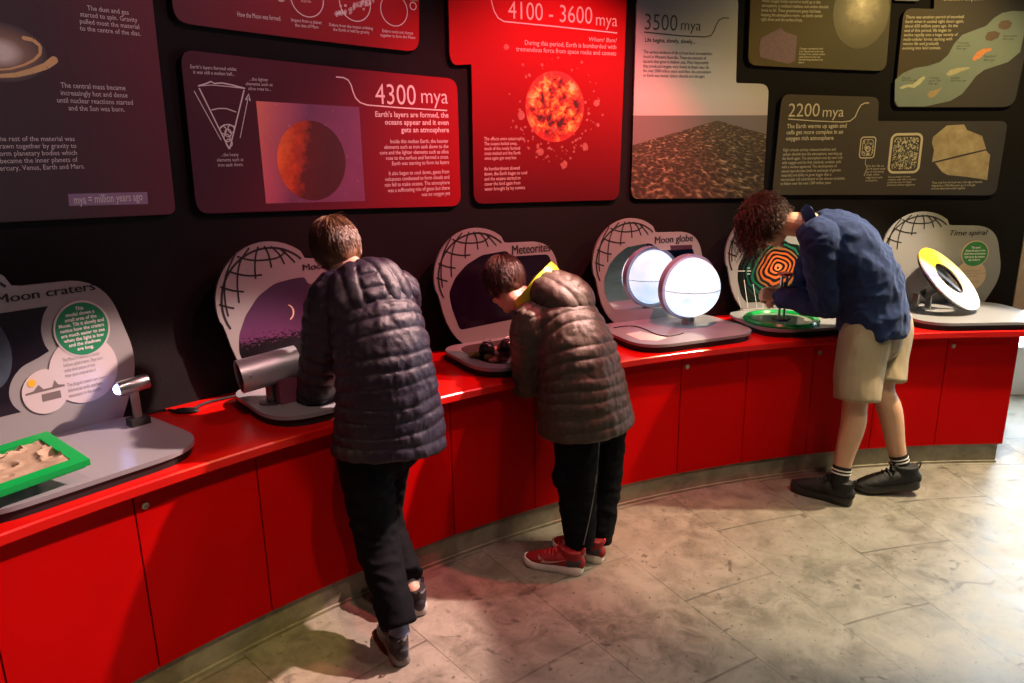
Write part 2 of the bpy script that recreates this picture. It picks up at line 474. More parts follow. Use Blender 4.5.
UN = [(-62.0, -59.0, -54.3, 'end of the red cabinets past the left edge of the frame'), (-54.3, -49.6, -44.9, 'red two-door cabinet with a lock, under the crater display with the green tray'),
      (-44.9, -40.15, -35.35, 'red two-door cabinet behind the legs of the child in the purplish puffer jacket'),
      (-35.35, -30.4, -25.7, 'red two-door cabinet in shade, below the Meteorites board'),
      (-25.7, -20.9, -16.4, 'red two-door cabinet with a lock, below the lit globe'),
      (-16.4, -11.9, -7.5, 'red two-door cabinet in shadow behind the near leg of the person in shorts'),
      (-7.5, -3.1, 1.38, 'red two-door cabinet with a lock at the right end of the counter')]
for i, (x0, x1, x2, lab) in enumerate(UN):
    e = empty('cabinet', P(x1, RD+0.2, 0.108), lab, 'cabinet', 'red cabinets under the counter')
    b = MB(); ring(b, RD+0.02, RW-0.03, 0.108, TOP-0.036, x0+0.03, x2-0.03, 1.0); b.build('carcass', M_GAP if i < 6 else M_DOOR, e, angle=30)
    for k, (u, v) in enumerate(((x0, x1), (x1, x2))):
        b = MB(); g = 0.03
        ring(b, RD, RD+0.019, 0.108, TOP-0.037, u+g, v-g, 0.8)
        dr = b.build('door', M_DOOR, e, angle=30)
        if k == 1:
            q = P(u+0.36*4.70/4.7, RD, TOP-0.083); ax = (P(u+0.36, RD-1)-P(u+0.36, RD)).normalized()
            b = MB(); b.lathe(q, [(0.0125, -0.004), (0.0125, 0.002), (0.010, 0.005), (0.006, 0.005), (0.005, 0.002), (0.0008, 0.002)], axis=ax, n=20)
            b.build('lock', mat('brass_lock', (0.55, 0.5, 0.38), 0.3, 1.0), dr)
# ------------------------------------------------------------------ printed wall panels
W = wall_s
def panel(name_pts, r, mat_, label, depth=0.010):
    pts = pxs(name_pts)
    o2 = roundpoly(pts, r)
    xs = [p[0] for p in o2]; zs = [p[1] for p in o2]
    bx_ = (min(xs), min(zs), max(xs), max(zs))
    e = empty('information_panel', W((bx_[0]+bx_[2])/2, bx_[1], 0.0), label, 'information panel', 'printed panels on the black wall')
    b = MB(); b.poly(o2, W, 0.0, depth, step=0.06, uvbox=bx_)
    b.build('panel_board', mat_, e, angle=30)
    b = MB()
    cx, cz = (bx_[0]+bx_[2])/2, (bx_[1]+bx_[3])/2
    b.poly([(cx+(x-cx)*0.7, cz+(z-cz)*0.7) for x, z in o2] if len(name_pts) == 4 else rrect(cx-0.12, bx_[1]+0.06, cx+0.12, bx_[1]+0.2, 0.01), W, depth, RW-RP+0.001, step=0.2)
    b.build('mounting', M_GAP, e)
    return e
def grad(name, c0, c1, c2=None, ax=0, rough=0.42):
    t = NT(name); s = t.n('ShaderNodeSeparateXYZ'); t.l(t.uv(), s.inputs[0])
    st = [(0.0, c0), (1.0, c1)] if c2 is None else [(0.0, c0), (0.5, c1), (1.0, c2)]
    c = t.ramp(s.outputs[ax], st)
    c = t.mix(0.12, c, t.mix(t.noise(260, 2), (0, 0, 0), (1, 1, 1)), 'OVERLAY')
    t.set(Base_Color=c, Roughness=0.55, Specular_IOR_Level=0.15); return t.m
def T(e, name, items, mat_=M_WHITE, d=-0.0010):
    for it in items:
        b = MB()
        lines, box = it[0], it[1]; kw = it[2] if len(it) > 2 else {}
        text(b, lines, box, W, d, **kw)
        b.build(name, mat_, e, smooth=False, fixn=False)
CT = dict(align='CENTER'); RG = dict(align='RIGHT')
# 1 solar panel
e = panel([(-70, -22), (150, -22), (176, 214), (-70, 226)], 0.03, grad('solar_print', (0.075, 0.072, 0.082), (0.085, 0.06, 0.07), (0.16, 0.045, 0.065)), 'dark wall panel at the far left with a glowing young sun and white text')
T(e, 'paragraph', [
 ('The dust and gas\nstarted to spin. Gravity\npulled most the material\nto the centre of the disc.', bx(76, 4, 141, 36), CT),
 ('The central mass became\nincreasingly hot and dense\nuntil nuclear reactions started\nand the Sun was born.', bx(54, 82, 134, 112), CT),
 ('The rest of the material was\ndrawn together by gravity to\nform planetary bodies which\nbecame the inner planets of\nMercury, Venus, Earth and Mars.', bx(-12, 136, 85, 170), CT)], M_WHITE)
b = MB(); b.poly(pxs([(68, 194), (147, 192), (148, 204), (69, 206)]), W, -0.001, 0, step=0.06); k = b.build('caption_box', mat('lilac_print', (0.34, 0.24, 0.40), 0.5), e)
T(k, 'caption', [('mya = million years ago', bx(73, 195.5, 143, 203), dict(weight=0.01))], M_WHITE, -0.002)
t = NT('sun_print'); s = t.n('ShaderNodeVectorMath', operation='SUBTRACT'); t.l(t.uv(), s.inputs[0]); s.inputs[1].default_value = (0.5, 0.5, 0)
L = t.n('ShaderNodeVectorMath', operation='LENGTH'); t.l(s.outputs[0], L.inputs[0])
t.set(Base_Color=t.ramp(L.outputs['Value'], [(0.0, (0.95, 0.92, 0.85)), (0.12, (0.9, 0.85, 0.75)), (0.26, (0.35, 0.25, 0.18)), (0.5, (0.077, 0.070, 0.080))]), Roughness=0.45)
c = px(0, 52); b = MB(); b.poly(circ(c[0], c[1], 0.125, 40, 0.085), W, -0.0006, 0.0, step=0.05, uvbox=(c[0]-0.125, c[1]-0.085, c[0]+0.125, c[1]+0.085)); b.build('picture', t.m, e)
b = MB()
for pts, w in (([(24, 38), (33, 40), (40, 46), (40, 54), (34, 60), (24, 65), (10, 69), (-6, 70)], 0.012), ([(54, 60), (46, 66), (32, 71), (16, 75), (0, 76), (-14, 74)], 0.022)):
    pp = pxs(pts); pp = sum([[tuple((1-u)*a+u*c_ for a, c_ in zip(pp[i], pp[i+1])) for u in (0, 0.33, 0.66)] for i in range(len(pp)-1)], [])+[pp[-1]]
    n = len(pp)
    for i in range(n-1):
        b.stroke([pp[i], pp[i+1]], w*(1-0.7*i/n), W, -0.0012)
    b.poly(circ(pp[0][0], pp[0][1], w/2, 12), W, -0.0013, 0)
b.build('picture', mat('orange_swirl_print', (0.9, 0.62, 0.28), 0.5), e)
# 2 how the moon was formed
e = panel([(168, -60), (419, -22), (419, 52), (174, 22)], 0.055, grad('moon_formed_print', (0.12, 0.04, 0.055), (0.26, 0.02, 0.03), (0.42, 0.006, 0.010)), 'upper red panel about how the Moon was formed, cut by the top edge')
T(e, 'paragraph', [('How the Moon was formed.', bx(237, 11.5, 281, 21), {}), ('Impact from a planet\nthe size of Mars', bx(291, 18, 322, 29), CT),
  ('Debris from the impact orbiting\nthe Earth is held by gravity', bx(329, 23, 373, 35), CT), ('Debris cools and clumps\ntogether to form the Moon', bx(380, 29, 415, 40), CT)])
b = MB()
def ringline(b, cx, cz, r, rz, w, n=30, d=-0.001):
    p = circ(cx, cz, r, n, rz); p.append(p[0]); b.stroke(p, w, W, d)
for cx_, cy_, r_ in ((307, -2, 0.066), (355, 3, 0.066), (394, 10, 0.060), (413, 6, 0.014)):
    c = px(cx_, cy_); ringline(b, c[0], c[1], r_, r_*1.02, 0.0035)
for i in range(70):
    u = random.random(); c = px(336+40*u+random.gauss(0, 2.5), 14-16*u+random.gauss(0, 2.5)); ringline(b, c[0], c[1], 0.004, 0.004, 0.002, 6)
b.build('drawing', M_WHITE, e, smooth=False, fixn=False)
b = MB(); b.poly(circ(*px(281, -1), 0.014, 14, 0.010), W, -0.001, 0); b.build('picture', M_PINKW, e)
T(e, 'caption', [('Earth', bx(301, -1, 311, 3), {}), ('Moon', bx(410, -2, 418, 1.5), {})], mat('cream_yellow_print', (0.75, 0.62, 0.4), 0.5))
# 3 4300 mya
e = panel([(180, 49), (457, 79), (461, 206), (197, 214)], 0.05, grad('layers_print', (0.085, 0.030, 0.048), (0.12, 0.018, 0.034), (0.32, 0.004, 0.010)), 'wide red panel headed 4300 mya with an orange and black planet')
T(e, 'heading', [('4300', bx(374.5, 83.5, 416, 105), dict(weight=-0.004, res=4)), ('mya', bx(421, 93, 448, 108.5), dict(weight=-0.006, res=4))])
T(e, 'paragraph', [("Earth's layers are formed, the\noceans appear and it even\ngets an atmosphere", bx(375, 111, 449, 134), dict(align='RIGHT', weight=0.012)),
 ('Inside this molten Earth, the heavier\nelements such as iron sank down to the\ncore and the lighter elements such as silica\nrose to the surface and formed a crust.\nEarth was starting to form its layers', bx(379, 139.5, 449, 165), RG),
 ('It also began to cool down, gases from\nvolcanoes condensed to form clouds and\nrain fell to make oceans. The atmosphere\nwas a suffocating mix of gases but there\nwas no oxygen yet', bx(384, 171.5, 450, 196), RG)])
T(e, 'caption', [("Earth's layers formed whilst\nit was still a molten ball...", bx(190, 64.5, 237, 76), CT), ('...the lighter\nelements such as\nsilica rose to...', bx(245, 77, 273, 91), CT), ('...the heavy\nelements such as\niron sank down.', bx(216, 153, 244, 166), CT)])
b = MB(); S = lambda L, w: b.stroke(pxs(L), w, W, -0.001)
S([(336, 77), (343, 77.5), (348, 80), (351, 85), (353, 92), (355.5, 98), (360, 102.5), (367, 105), (400, 107.8), (447, 110.5)], 0.005)
S([(198, 86), (205, 84), (211, 81.5), (214, 83.5), (222, 83), (232, 85), (245, 88.5)], 0.005); S([(198, 86), (212, 85), (228, 86.5), (245, 88.5)], 0.003)
S([(199, 88), (229, 149)], 0.005); S([(244, 90), (229.5, 149)], 0.005); S([(194, 91), (221, 140)], 0.003); S([(240, 138), (248, 98)], 0.003); S([(245.5, 100), (248.5, 94), (250, 101)], 0.005)
S([(211.5, 110), (218, 108.5), (226, 108.5), (236, 112)], 0.004); S([(220, 128), (224, 125), (229, 124.5), (234.5, 127)], 0.005)
for c_ in ((223, 130), (228, 133), (231, 129), (227, 138), (229, 143)): ringline(b, *px(*c_), 0.012, 0.014, 0.004, 10)
b.build('drawing', M_WHITE, e, smooth=False, fixn=False)
t = NT('planet_picture'); s = t.n('ShaderNodeSeparateXYZ'); t.l(t.uv(), s.inputs[0])
st = t.ramp(t.noise(90, 2), [(0.72, (0, 0, 0)), (0.80, (0.8, 0.6, 0.9))])
cl = t.mix(t.noise(7, 5), (0.13, 0.045, 0.11), (0.25, 0.09, 0.22))
g = t.ramp(t.math('ADD', s.outputs[0], t.math('MULTIPLY', t.math('SUBTRACT', 1.0, s.outputs[1]), 0.25)), [(0.0, (0.85, 0.22, 0.04)), (0.22, (0.45, 0.09, 0.05)), (0.5, (0, 0, 0))])
t.set(Base_Color=t.mix(1.0, t.mix(1.0, cl, st, 'ADD'), g, 'ADD'), Roughness=0.45)
q = pxs([(256, 101), (359, 107), (365, 201), (266, 203.5)])
b = MB(); bb = (q[0][0], q[3][1], q[1][0], q[0][1]); b.poly(q, W, -0.0008, 0, step=0.06, uvbox=bb); pic = b.build('picture', t.m, e)
t = NT('dark_planet_print'); s = t.n('ShaderNodeSeparateXYZ'); t.l(t.uv(), s.inputs[0])
v = t.math('ADD', t.math('ADD', s.outputs[0], t.math('MULTIPLY', t.math('SUBTRACT', 1.0, s.outputs[1]), 0.25)), t.math('MULTIPLY', t.math('SUBTRACT', t.noise(22, 7, rough=0.75), 0.5), 0.55))
t.set(Base_Color=t.ramp(v, [(0.12, (0.95, 0.20, 0.04)), (0.36, (0.55, 0.06, 0.015)), (0.55, (0.10, 0.012, 0.015)), (0.9, (0.06, 0.012, 0.02))]), Roughness=0.5)
c0 = px(312, 161); l = px(277, 161); u_ = px(312, 120.5); r1, r2 = c0[0]-l[0], u_[1]-c0[1]
b = MB(); b.poly(circ(c0[0], c0[1], r1, 48, r2), W, -0.0014, -0.0007, step=0.06, uvbox=(c0[0]-r1, c0[1]-r2, c0[0]+r1, c0[1]+r2)); b.build('planet', t.m, pic)
# 4 4100-3600 mya
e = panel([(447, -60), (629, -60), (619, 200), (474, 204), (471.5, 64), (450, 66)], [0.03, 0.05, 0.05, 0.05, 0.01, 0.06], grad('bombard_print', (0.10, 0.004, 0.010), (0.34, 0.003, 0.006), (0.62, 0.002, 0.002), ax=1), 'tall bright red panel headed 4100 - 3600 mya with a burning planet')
T(e, 'heading', [('4100 - 3600', bx(508, 0.5, 592, 24), dict(weight=-0.006, res=4)), ('mya', bx(596, 17, 617, 30.5), dict(weight=-0.006, res=4))], mat('pale_peach_print', (0.85, 0.70, 0.62), 0.5))
T(e, 'paragraph', [('Wham! Bam!', bx(589, 37, 616.5, 42.5), dict(shear=0.2)), ('During this period, Earth is bombarded with\ntremendous force from space rocks and comets', bx(516, 39.5, 616, 57), RG),
  ('The effects were catastrophic.\nThe oceans boiled away,\nmuch of the newly formed\ncrust melted and the Earth\nonce again got very hot', bx(484, 137, 525, 160), {}),
  ('As bombardment slowed\ndown, the Earth began to cool\nand the oceans started to\ncover the land again from\nwater brought by icy comets', bx(484, 167, 527, 190), {})], mat('pale_pink_print', (0.80, 0.62, 0.58), 0.5))
b = MB(); b.stroke(pxs([(490, -8), (491.5, 2), (494, 11), (498, 18), (504, 21.5), (560, 27), (617, 33)]), 0.005, W, -0.001); b.build('drawing', M_WHITE, e, smooth=False, fixn=False)
t = NT('burning_planet_print'); s = t.n('ShaderNodeSeparateXYZ'); t.l(t.uv(), s.inputs[0])
n_ = t.noise(30, 6, rough=0.7, dist=0.8); n2_ = t.noise(16, 2, dist=0.4)
c_ = t.ramp(t.math('ADD', t.math('MULTIPLY', n_, 0.55), t.math('MULTIPLY', n2_, 0.45)), [(0.42, (0.06, 0.003, 0.005)), (0.48, (0.40, 0.010, 0.010)), (0.53, (0.9, 0.18, 0.03)), (0.58, (0.98, 0.60, 0.10)), (0.64, (1.0, 0.85, 0.4))])
dv = t.n('ShaderNodeVectorMath', operation='DISTANCE'); t.l(t.uv(), dv.inputs[0]); dv.inputs[1].default_value = (0.5, 0.5, 0)
c_ = t.mix(t.ramp(dv.outputs['Value'], [(0.38, (0, 0, 0)), (0.49, (0.7, 0.7, 0.7))]), c_, (0.75, 0.03, 0.03))
t.set(Base_Color=c_, Roughness=0.5)
c0 = px(555, 107); l = px(525.5, 107); u_ = px(555, 71); r1, r2 = c0[0]-l[0], u_[1]-c0[1]
b = MB(); b.poly(circ(c0[0], c0[1], r1, 48, r2), W, -0.001, 0, step=0.06, uvbox=(c0[0]-r1, c0[1]-r2, c0[0]+r1, c0[1]+r2)); b.build('picture', t.m, e)
b = MB(); rnd = random.Random(3)
for i in range(85):
    a = rnd.uniform(0, 2*PI); r_ = rnd.uniform(1.02, 1.75) if i > 40 else rnd.uniform(1.1, 1.6); 
    if i > 40: a = rnd.uniform(-PI*0.85, 0.2)
    x, y = c0[0]+r1*r_*math.cos(a), c0[1]+r2*r_*math.sin(a)*1.0
    k = rnd.choice([0.003, 0.004, 0.006, 0.008])
    b.poly([(x+k*rnd.uniform(0.6, 1.2)*math.cos(2*PI*j/7), y+k*rnd.uniform(0.6, 1.2)*math.sin(2*PI*j/7)) for j in range(7)], W, -0.0012, 0)
for (qx, qy, k) in ((521, 115, 0.022), (540, 152, 0.020), (564, 165, 0.022), (585, 147, 0.020), (597, 103, 0.020), (598, 125, 0.012), (506, 47, 0.016), (554, 129, 0.014)):
    x, y = px(qx, qy)
    b.poly([(x+k*rnd.uniform(0.6, 1.1)*math.cos(2*PI*j/9), y+k*rnd.uniform(0.6, 1.1)*math.sin(2*PI*j/9)) for j in range(9)], W, -0.0013, 0)
tag(b.build('rock_print', mat('pinkish_rock_print', (0.42, 0.12, 0.10), 0.6, var=0.5, scale=60), e), kind='stuff')
# 5 3500 mya
t = NT('beach_print'); s = t.n('ShaderNodeSeparateXYZ'); t.l(t.uv(), s.inputs[0]); v = s.outputs[1]; uu = s.outputs[0]
sky = t.ramp(v, [(0.42, (0.62, 0.48, 0.45)), (0.52, (0.60, 0.54, 0.50)), (0.75, (0.42, 0.40, 0.41)), (1.0, (0.33, 0.335, 0.37))])
mp = t.n('ShaderNodeMapping'); t.l(t.uv(), mp.inputs[0]); mp.inputs['Scale'].default_value = (1.0, 1.9, 1)
pv = t.n('ShaderNodeVectorMath', operation='SCALE'); t.l(mp.outputs[0], pv.inputs[0]); t.l(t.math('DIVIDE', 0.55, t.math('MAXIMUM', t.math('SUBTRACT', 0.62, v), 0.12)), pv.inputs[3])
vo = t.n('ShaderNodeTexVoronoi'); vo.inputs['Scale'].default_value = 25; vo.inputs['Randomness'].default_value = 1.0
wv = t.n('ShaderNodeVectorMath', operation='ADD'); t.l(pv.outputs[0], wv.inputs[0]); nz = t.n('ShaderNodeTexNoise'); nz.inputs['Scale'].default_value = 9; t.l(pv.outputs[0], nz.inputs[0])
ns = t.n('ShaderNodeVectorMath', operation='SCALE'); t.l(nz.outputs['Color'], ns.inputs[0]); ns.inputs[3].default_value = 0.10; t.l(ns.outputs[0], wv.inputs[1])
t.l(wv.outputs[0], vo.inputs['Vector'])
rock = t.ramp(vo.outputs['Distance'], [(0.0, (0.03, 0.02, 0.015)), (0.50, (0.07, 0.045, 0.03)), (0.72, (0.17, 0.11, 0.065)), (0.95, (0.50, 0.36, 0.22))])
rock = t.mix(t.noise(35, 5, vec=t.uv(), rough=0.7), rock, (0.02, 0.015, 0.01), 'MIX') if False else t.mix(0.5, rock, t.mix(t.noise(40, 5, vec=t.uv(), rough=0.7), (0.02, 0.02, 0.02), (0.9, 0.85, 0.8)), 'OVERLAY')
sea = (0.21, 0.16, 0.15)
hz = 0.425
edge = t.math('ADD', 0.30, t.math('MULTIPLY', t.math('SUBTRACT', 1.0, t.math('MULTIPLY', t.math('ABSOLUTE', t.math('SUBTRACT', uu, 0.62)), 1.9)), 0.10))
low = t.mix(t.math('GREATER_THAN', v, edge), rock, sea)
c_ = t.mix(t.math('GREATER_THAN', v, hz), low, sky)
t.set(Base_Color=c_, Roughness=0.45)
e = panel([(637, -6), (738.5, -6), (736, 83), (769, 84), (763, 198), (631, 199)], [0.05, 0.05, 0.012, 0.05, 0.05, 0.05], t.m, 'tall pale panel headed 3500 mya with a photo of a rocky shore')
dk = mat('dark_grey_print', (0.035, 0.032, 0.036), 0.6)
T(e, 'heading', [('3500', bx(645, 13.5, 677, 31), dict(weight=-0.006, res=4)), ('mya', bx(681, 23, 700.5, 34), dict(weight=-0.004, res=4))], dk)
T(e, 'paragraph', [('Life begins, slowly, slowly...', bx(645, 37.5, 695, 45), dict(weight=0.012)),
 ('The earliest evidence of life is from fossil stromatolites\nfound in Western Australia. These are mounds of\nbacteria that grew in shallow seas. Most importantly\nthey produced oxygen, very slowly at these rates for\nthe next 2000 million years until then, the atmosphere\non Earth was mostly carbon dioxide and nitrogen.', bx(643.5, 50, 711, 79), {})], dk)
b = MB(); b.stroke(pxs([(644, 32), (680, 35.8), (705, 37), (711, 35.5), (714, 31), (716, 25), (719, 20), (723, 18), (729, 18)]), 0.005, W, -0.001); b.build('drawing', dk, e, smooth=False, fixn=False)
# 6 snowball
M_OLV = grad('olive_print', (0.125, 0.088, 0.036), (0.105, 0.086, 0.044), (0.09, 0.08, 0.055))
e = panel([(753, -60), (896, -60), (886, 71), (748, 65)], 0.05, M_OLV, 'olive panel with a pale frozen globe and a purple rock, cut by the top edge')
M_CRM = mat('cream_text_print', (0.62, 0.56, 0.42), 0.5, var=0.02)
T(e, 'paragraph', [('When oxygen finally started to build up in the\natmosphere, it oxidised methane and carbon dioxide\nlevels to fall. These greenhouse gases had been\nkeeping the atmosphere warm - so Earth cooled\nright down and the surface froze.', bx(762, -1, 827, 23), {}),
  ('Oxygen combined with\niron dissolved in the sea\nformed iron oxides which\nsank down to the sea\nbed forming distinct red\nlayers', bx(799.5, 47.5, 824, 64), dict(weight=0.01))], M_CRM)
b = MB(); b.poly(pxs([(761, 38), (781, 28), (785, 32), (797, 36), (795, 61), (788, 64), (760, 57), (759, 48)]), W, -0.001, 0, step=0.06); b.build('rock_print', mat('purple_rock_print', (0.20, 0.115, 0.15), 0.7, var=0.4, scale=90), e)
t = NT('frozen_globe_print'); dv = t.n('ShaderNodeVectorMath', operation='DISTANCE'); t.l(t.uv(), dv.inputs[0]); dv.inputs[1].default_value = (0.5, 0.62, 0)
lum = t.math('ADD', dv.outputs['Value'], t.math('MULTIPLY', t.math('SUBTRACT', t.noise(16, 6, rough=0.7), 0.5), 0.35))
dv2 = t.n('ShaderNodeVectorMath', operation='DISTANCE'); t.l(t.uv(), dv2.inputs[0]); dv2.inputs[1].default_value = (0.5, 0.5, 0)
gl = t.ramp(lum, [(0.0, (0.95, 0.86, 0.68)), (0.14, (0.50, 0.43, 0.30)), (0.32, (0.19, 0.16, 0.10)), (0.6, (0.10, 0.083, 0.045))])
t.set(Base_Color=t.mix(t.ramp(dv2.outputs['Value'], [(0.28, (0, 0, 0)), (0.5, (1, 1, 1))]), gl, (0.103, 0.085, 0.045)), Roughness=0.5)
c0 = px(861, 12); l = px(833, 12); r1 = c0[0]-l[0]
b = MB(); b.poly(circ(c0[0], c0[1], r1, 48, r1*1.15), W, -0.001, 0, step=0.06, uvbox=(c0[0]-r1, c0[1]-r1*1.15, c0[0]+r1, c0[1]+r1*1.15)); b.build('picture', t.m, e)
# 7 2200 mya
M_BRN = grad('brown_print', (0.085, 0.066, 0.045), (0.072, 0.062, 0.056), (0.055, 0.052, 0.062))
e = panel([(782, 94), (879, 97), (878, 121), (1008, 121), (996, 195.5), (772, 195)], [0.05, 0.04, 0.01, 0.04, 0.05, 0.04], M_BRN, 'wide brown panel headed 2200 mya with cell drawings and a beige rock')
T(e, 'heading', [('2200', bx(789, 103.5, 819, 116.5), dict(weight=-0.004, res=4)), ('mya', bx(823, 110, 843, 120), dict(weight=-0.004, res=4))], M_CRM)
T(e, 'paragraph', [('The Earth warms up again and\ncells get more complex in an\noxygen rich atmosphere', bx(787, 124, 845, 141), dict(weight=0.012)),
 ('High volcanic activity released methane and\ncarbon dioxide into the atmosphere, warming up\nthe Earth again. The atmosphere was by now rich\nwith oxygen and the first relatively complex cells\nwith a nucleus appeared. The development of\nsexual reproduction (with its exchange of genetic\nmaterial) and ability to grow bigger than a\nmicroscopic cell contributed to the diverse evolution\nto follow over the next 1200 million years', bx(783, 148.5, 844, 184.5), {})], M_CRM)
T(e, 'caption', [('The first life on\nearth were made\nup of extremely\nsingle celled\norganisms such\nas bacteria.', bx(867, 165, 884, 181), {}), ('The evolution of more\ncomplex cells with a nucleus\npaved the way for larger\nand more diverse organisms', bx(888, 176, 915, 186), {}),
  ('These rocks from the South-west of the edge of Australia\ndating back to 1500 million years ago. It is thought\nto be the oldest multi-cellular organism', bx(932, 181.5, 981, 189.5), {})], M_CRM)
b = MB()
b.stroke(pxs([(788, 119), (815, 121), (842, 122), (850, 121), (855, 117), (858, 110), (861, 105), (865, 103), (869, 103)]), 0.005, W, -0.001)
def rr_line(x0, y0, x1, y1, r, w):
    p = px(x0, y1); q = px(x1, y0); L = rrect(p[0], p[1], q[0], q[1], r); b.stroke(L+[L[0]], w, W, -0.001)
rr_line(859, 137, 876, 158, 0.016, 0.006); rr_line(861.5, 139.5, 873.5, 155.5, 0.012, 0.003)
b.stroke(pxs([(866, 158), (865, 163), (867, 168), (865, 173), (864, 176)]), 0.003, W, -0.001)
for i in range(26):
    c = px(863+10*random.random(), 141+14*random.random()); ringline(b, c[0], c[1], 0.004, 0.004, 0.0025, 6)
ringline(b, *px(868, 149), 0.012, 0.014, 0.006, 10)
rr_line(888, 134, 922.5, 172.5, 0.03, 0.013)
b.build('drawing', M_CRM, e, smooth=False, fixn=False)
t = NT('cell_print'); vo = t.n('ShaderNodeTexVoronoi'); vo.inputs['Scale'].default_value = 75; t.l(t.obj(), vo.inputs['Vector'])
t.set(Base_Color=t.ramp(t.noise(70, 3, dist=1.5), [(0.46, (0.05, 0.045, 0.035)), (0.52, (0.55, 0.50, 0.36))], 'CONSTANT'), Roughness=0.6)
p = px(891, 169.5); q = px(919.5, 137); b = MB(); b.poly(rrect(p[0], p[1], q[0], q[1], 0.02), W, -0.0009, 0, step=0.06); b.build('picture', t.m, e)
t = NT('beige_rock_print'); f = t.noise(14, 7, rough=0.7); t.set(Base_Color=t.ramp(f, [(0.3, (0.30, 0.23, 0.13)), (0.7, (0.52, 0.42, 0.27))]), Roughness=0.6)
b = MB(); b.poly(pxs([(933, 137), (947, 125.5), (964, 124.5), (967, 130), (982, 136), (986, 149), (960, 155), (932, 162), (934, 150), (932, 143)]), W, -0.0012, 0, step=0.06)
b.poly(pxs([(935, 163), (960, 157), (986, 150.5), (990, 155), (987, 180), (968, 177), (948, 175), (942, 172)]), W, -0.001, 0, step=0.06); b.build('rock_print', t.m, e)
# 8 last panel with the river of creatures
e = panel([(937, -60), (1040, -60), (1026, 50), (1014, 107), (894, 107), (904, 8), (934, 9)], [0.02, 0.02, 0.0, 0.06, 0.04, 0.05, 0.01], M_BRN, 'brown panel with a pale blue band of early sea creatures at the upper right')
b = MB(); b.poly(pxs([(895, 80), (903, 73), (915, 68), (928, 66), (940, 62), (948, 55), (954, 44), (962, 35), (975, 30), (986, 26), (994, 18), (1002, 13), (1012, 11), (1029, 11.5), (1020, 52), (1008, 62), (996, 66), (984, 70), (976, 76), (970, 84), (962, 94), (950, 101), (936, 104), (925, 106.5), (898, 106.5), (894.5, 101)]), W, -0.0009, 0, step=0.06)
bd = b.build('blue_band', mat('pale_teal_print', (0.20, 0.25, 0.24), 0.5, var=0.06), e)
T(e, 'paragraph', [('There was another period of snowball\nEarth when it cooled right down again,\nabout 650 million years ago. At the\nend of this period, life began to\nevolve rapidly into a huge variety of\nmulti-cellular forms starting with\nmarine life and gradually\nevolving into land animals.', bx(906, 15.5, 960, 50), {}), ('at the end of this period.', bx(944, -4, 982, 1.5), dict(weight=0.02))], M_CRM)
def blob(b, L): b.poly(pxs(L), W, -0.0016, -0.0005)
for nm, col, L in (('creature_print', (0.50, 0.50, 0.34), [(899, 88), (904, 85), (913, 84), (919, 79), (924, 76), (925, 78), (920, 84), (914, 88), (908, 87), (902, 89)]),
                   ('creature_print', (0.40, 0.30, 0.16), [(927, 95), (930, 91), (936, 90), (942, 87), (938, 93), (934, 97), (929, 98)]),
                   ('creature_print', (0.42, 0.40, 0.27), [(946, 74), (950, 70), (957, 68), (969, 67), (970, 68), (960, 72), (953, 75), (948, 76)]),
                   ('creature_print', (0.70, 0.25, 0.10), [(972, 59), (976, 53), (982, 49), (991, 48), (992, 50), (985, 53), (980, 58), (974, 61)]),
                   ('creature_print', (0.13, 0.085, 0.075), [(985, 37), (988, 32), (995, 31), (1000, 33), (998, 38), (991, 41), (986, 40)]),
                   ('creature_print', (0.15, 0.10, 0.085), [(998, 25), (1001, 21), (1008, 20), (1012, 23), (1010, 28), (1004, 30), (999, 28)])):
    b = MB(); blob(b, L); b.build(nm, mat('creature', col, 0.6, var=0.3, scale=80), bd)
for x0, y0, x1, y1, L in ((902, 77, 917, 81.5, 'Marella\n505 Mya ago'), (929, 77, 940, 85, 'Trilobite\nabout 530\nMya ago'), (951, 77, 966, 82, 'Jellyfish\n500 Mya ago'), (957, 42, 969, 50, 'Trilobites\nabout 520\nMya ago'), (984, 55, 995, 62, 'Nautiloid\n490 mya'), (1003, 35, 1016, 40.5, 'Ammonite\n420 mya')):
    b = MB(); text(b, L, bx(x0, y0, x1, y1), W, -0.0012); b.build('caption', dk, bd, smooth=False, fixn=False)
# 9 strip of a higher panel
e = panel([(820, -60), (928, -60), (921, 0.8), (893, 0.2)] if False else [(897, -60), (932, -60), (920, 1.2), (893, 0.4)], 0.02, mat('slate_print', (0.09, 0.11, 0.12), 0.5), 'narrow slate panel whose lower edge just shows at the top, left of the creature panel')
# ------------------------------------------------------------------ exhibits on the counter
class Station:
    def __init__(s, deg, yaw=0.0, zs=1.0):
        a = math.radians(deg+yaw); s.deg = deg
        s.O = P(deg, RB, TOP); s.X = Vector((math.cos(a), -math.sin(a), 0)); s.N = Vector((math.sin(a), math.cos(a), 0)); s.Z = Vector((0, 0, 1))
        s.zs = zs; s.surf = plane_s(s.O, s.X, s.Z*zs, s.N)
        s.tray = plane_s(s.O, s.X, -s.N, -s.Z)          # (u, v towards the visitor, depth downwards)
    def bp(s, x, y):
        d = RT*(x-512)/FPX-UP*(y-341.5)/FPX+FW; E = Vector((0, 0, EYE_H))
        k = (s.O-E).dot(s.N)/d.dot(s.N); q = E+d*k-s.O
        return (q.dot(s.X), q.z/s.zs)
    def bps(s, L): return [s.bp(*p) for p in L]
    def w(s, u, v, z): return s.O+s.X*u-s.N*v+s.Z*z
def onz(x, y, z):
    d = RT*(x-512)/FPX-UP*(y-341.5)/FPX+FW
    return d*((z-EYE_H)/d.z)+Vector((0, 0, EYE_H))
TT = 0.042     # tray top above the counter
SD = {k: Station(v) for k, v in dict(craters=-50.66, phases=-39.9, meteor=-29.15, globe=-19.93, magnet=-11.0, spiral=-0.75).items()}
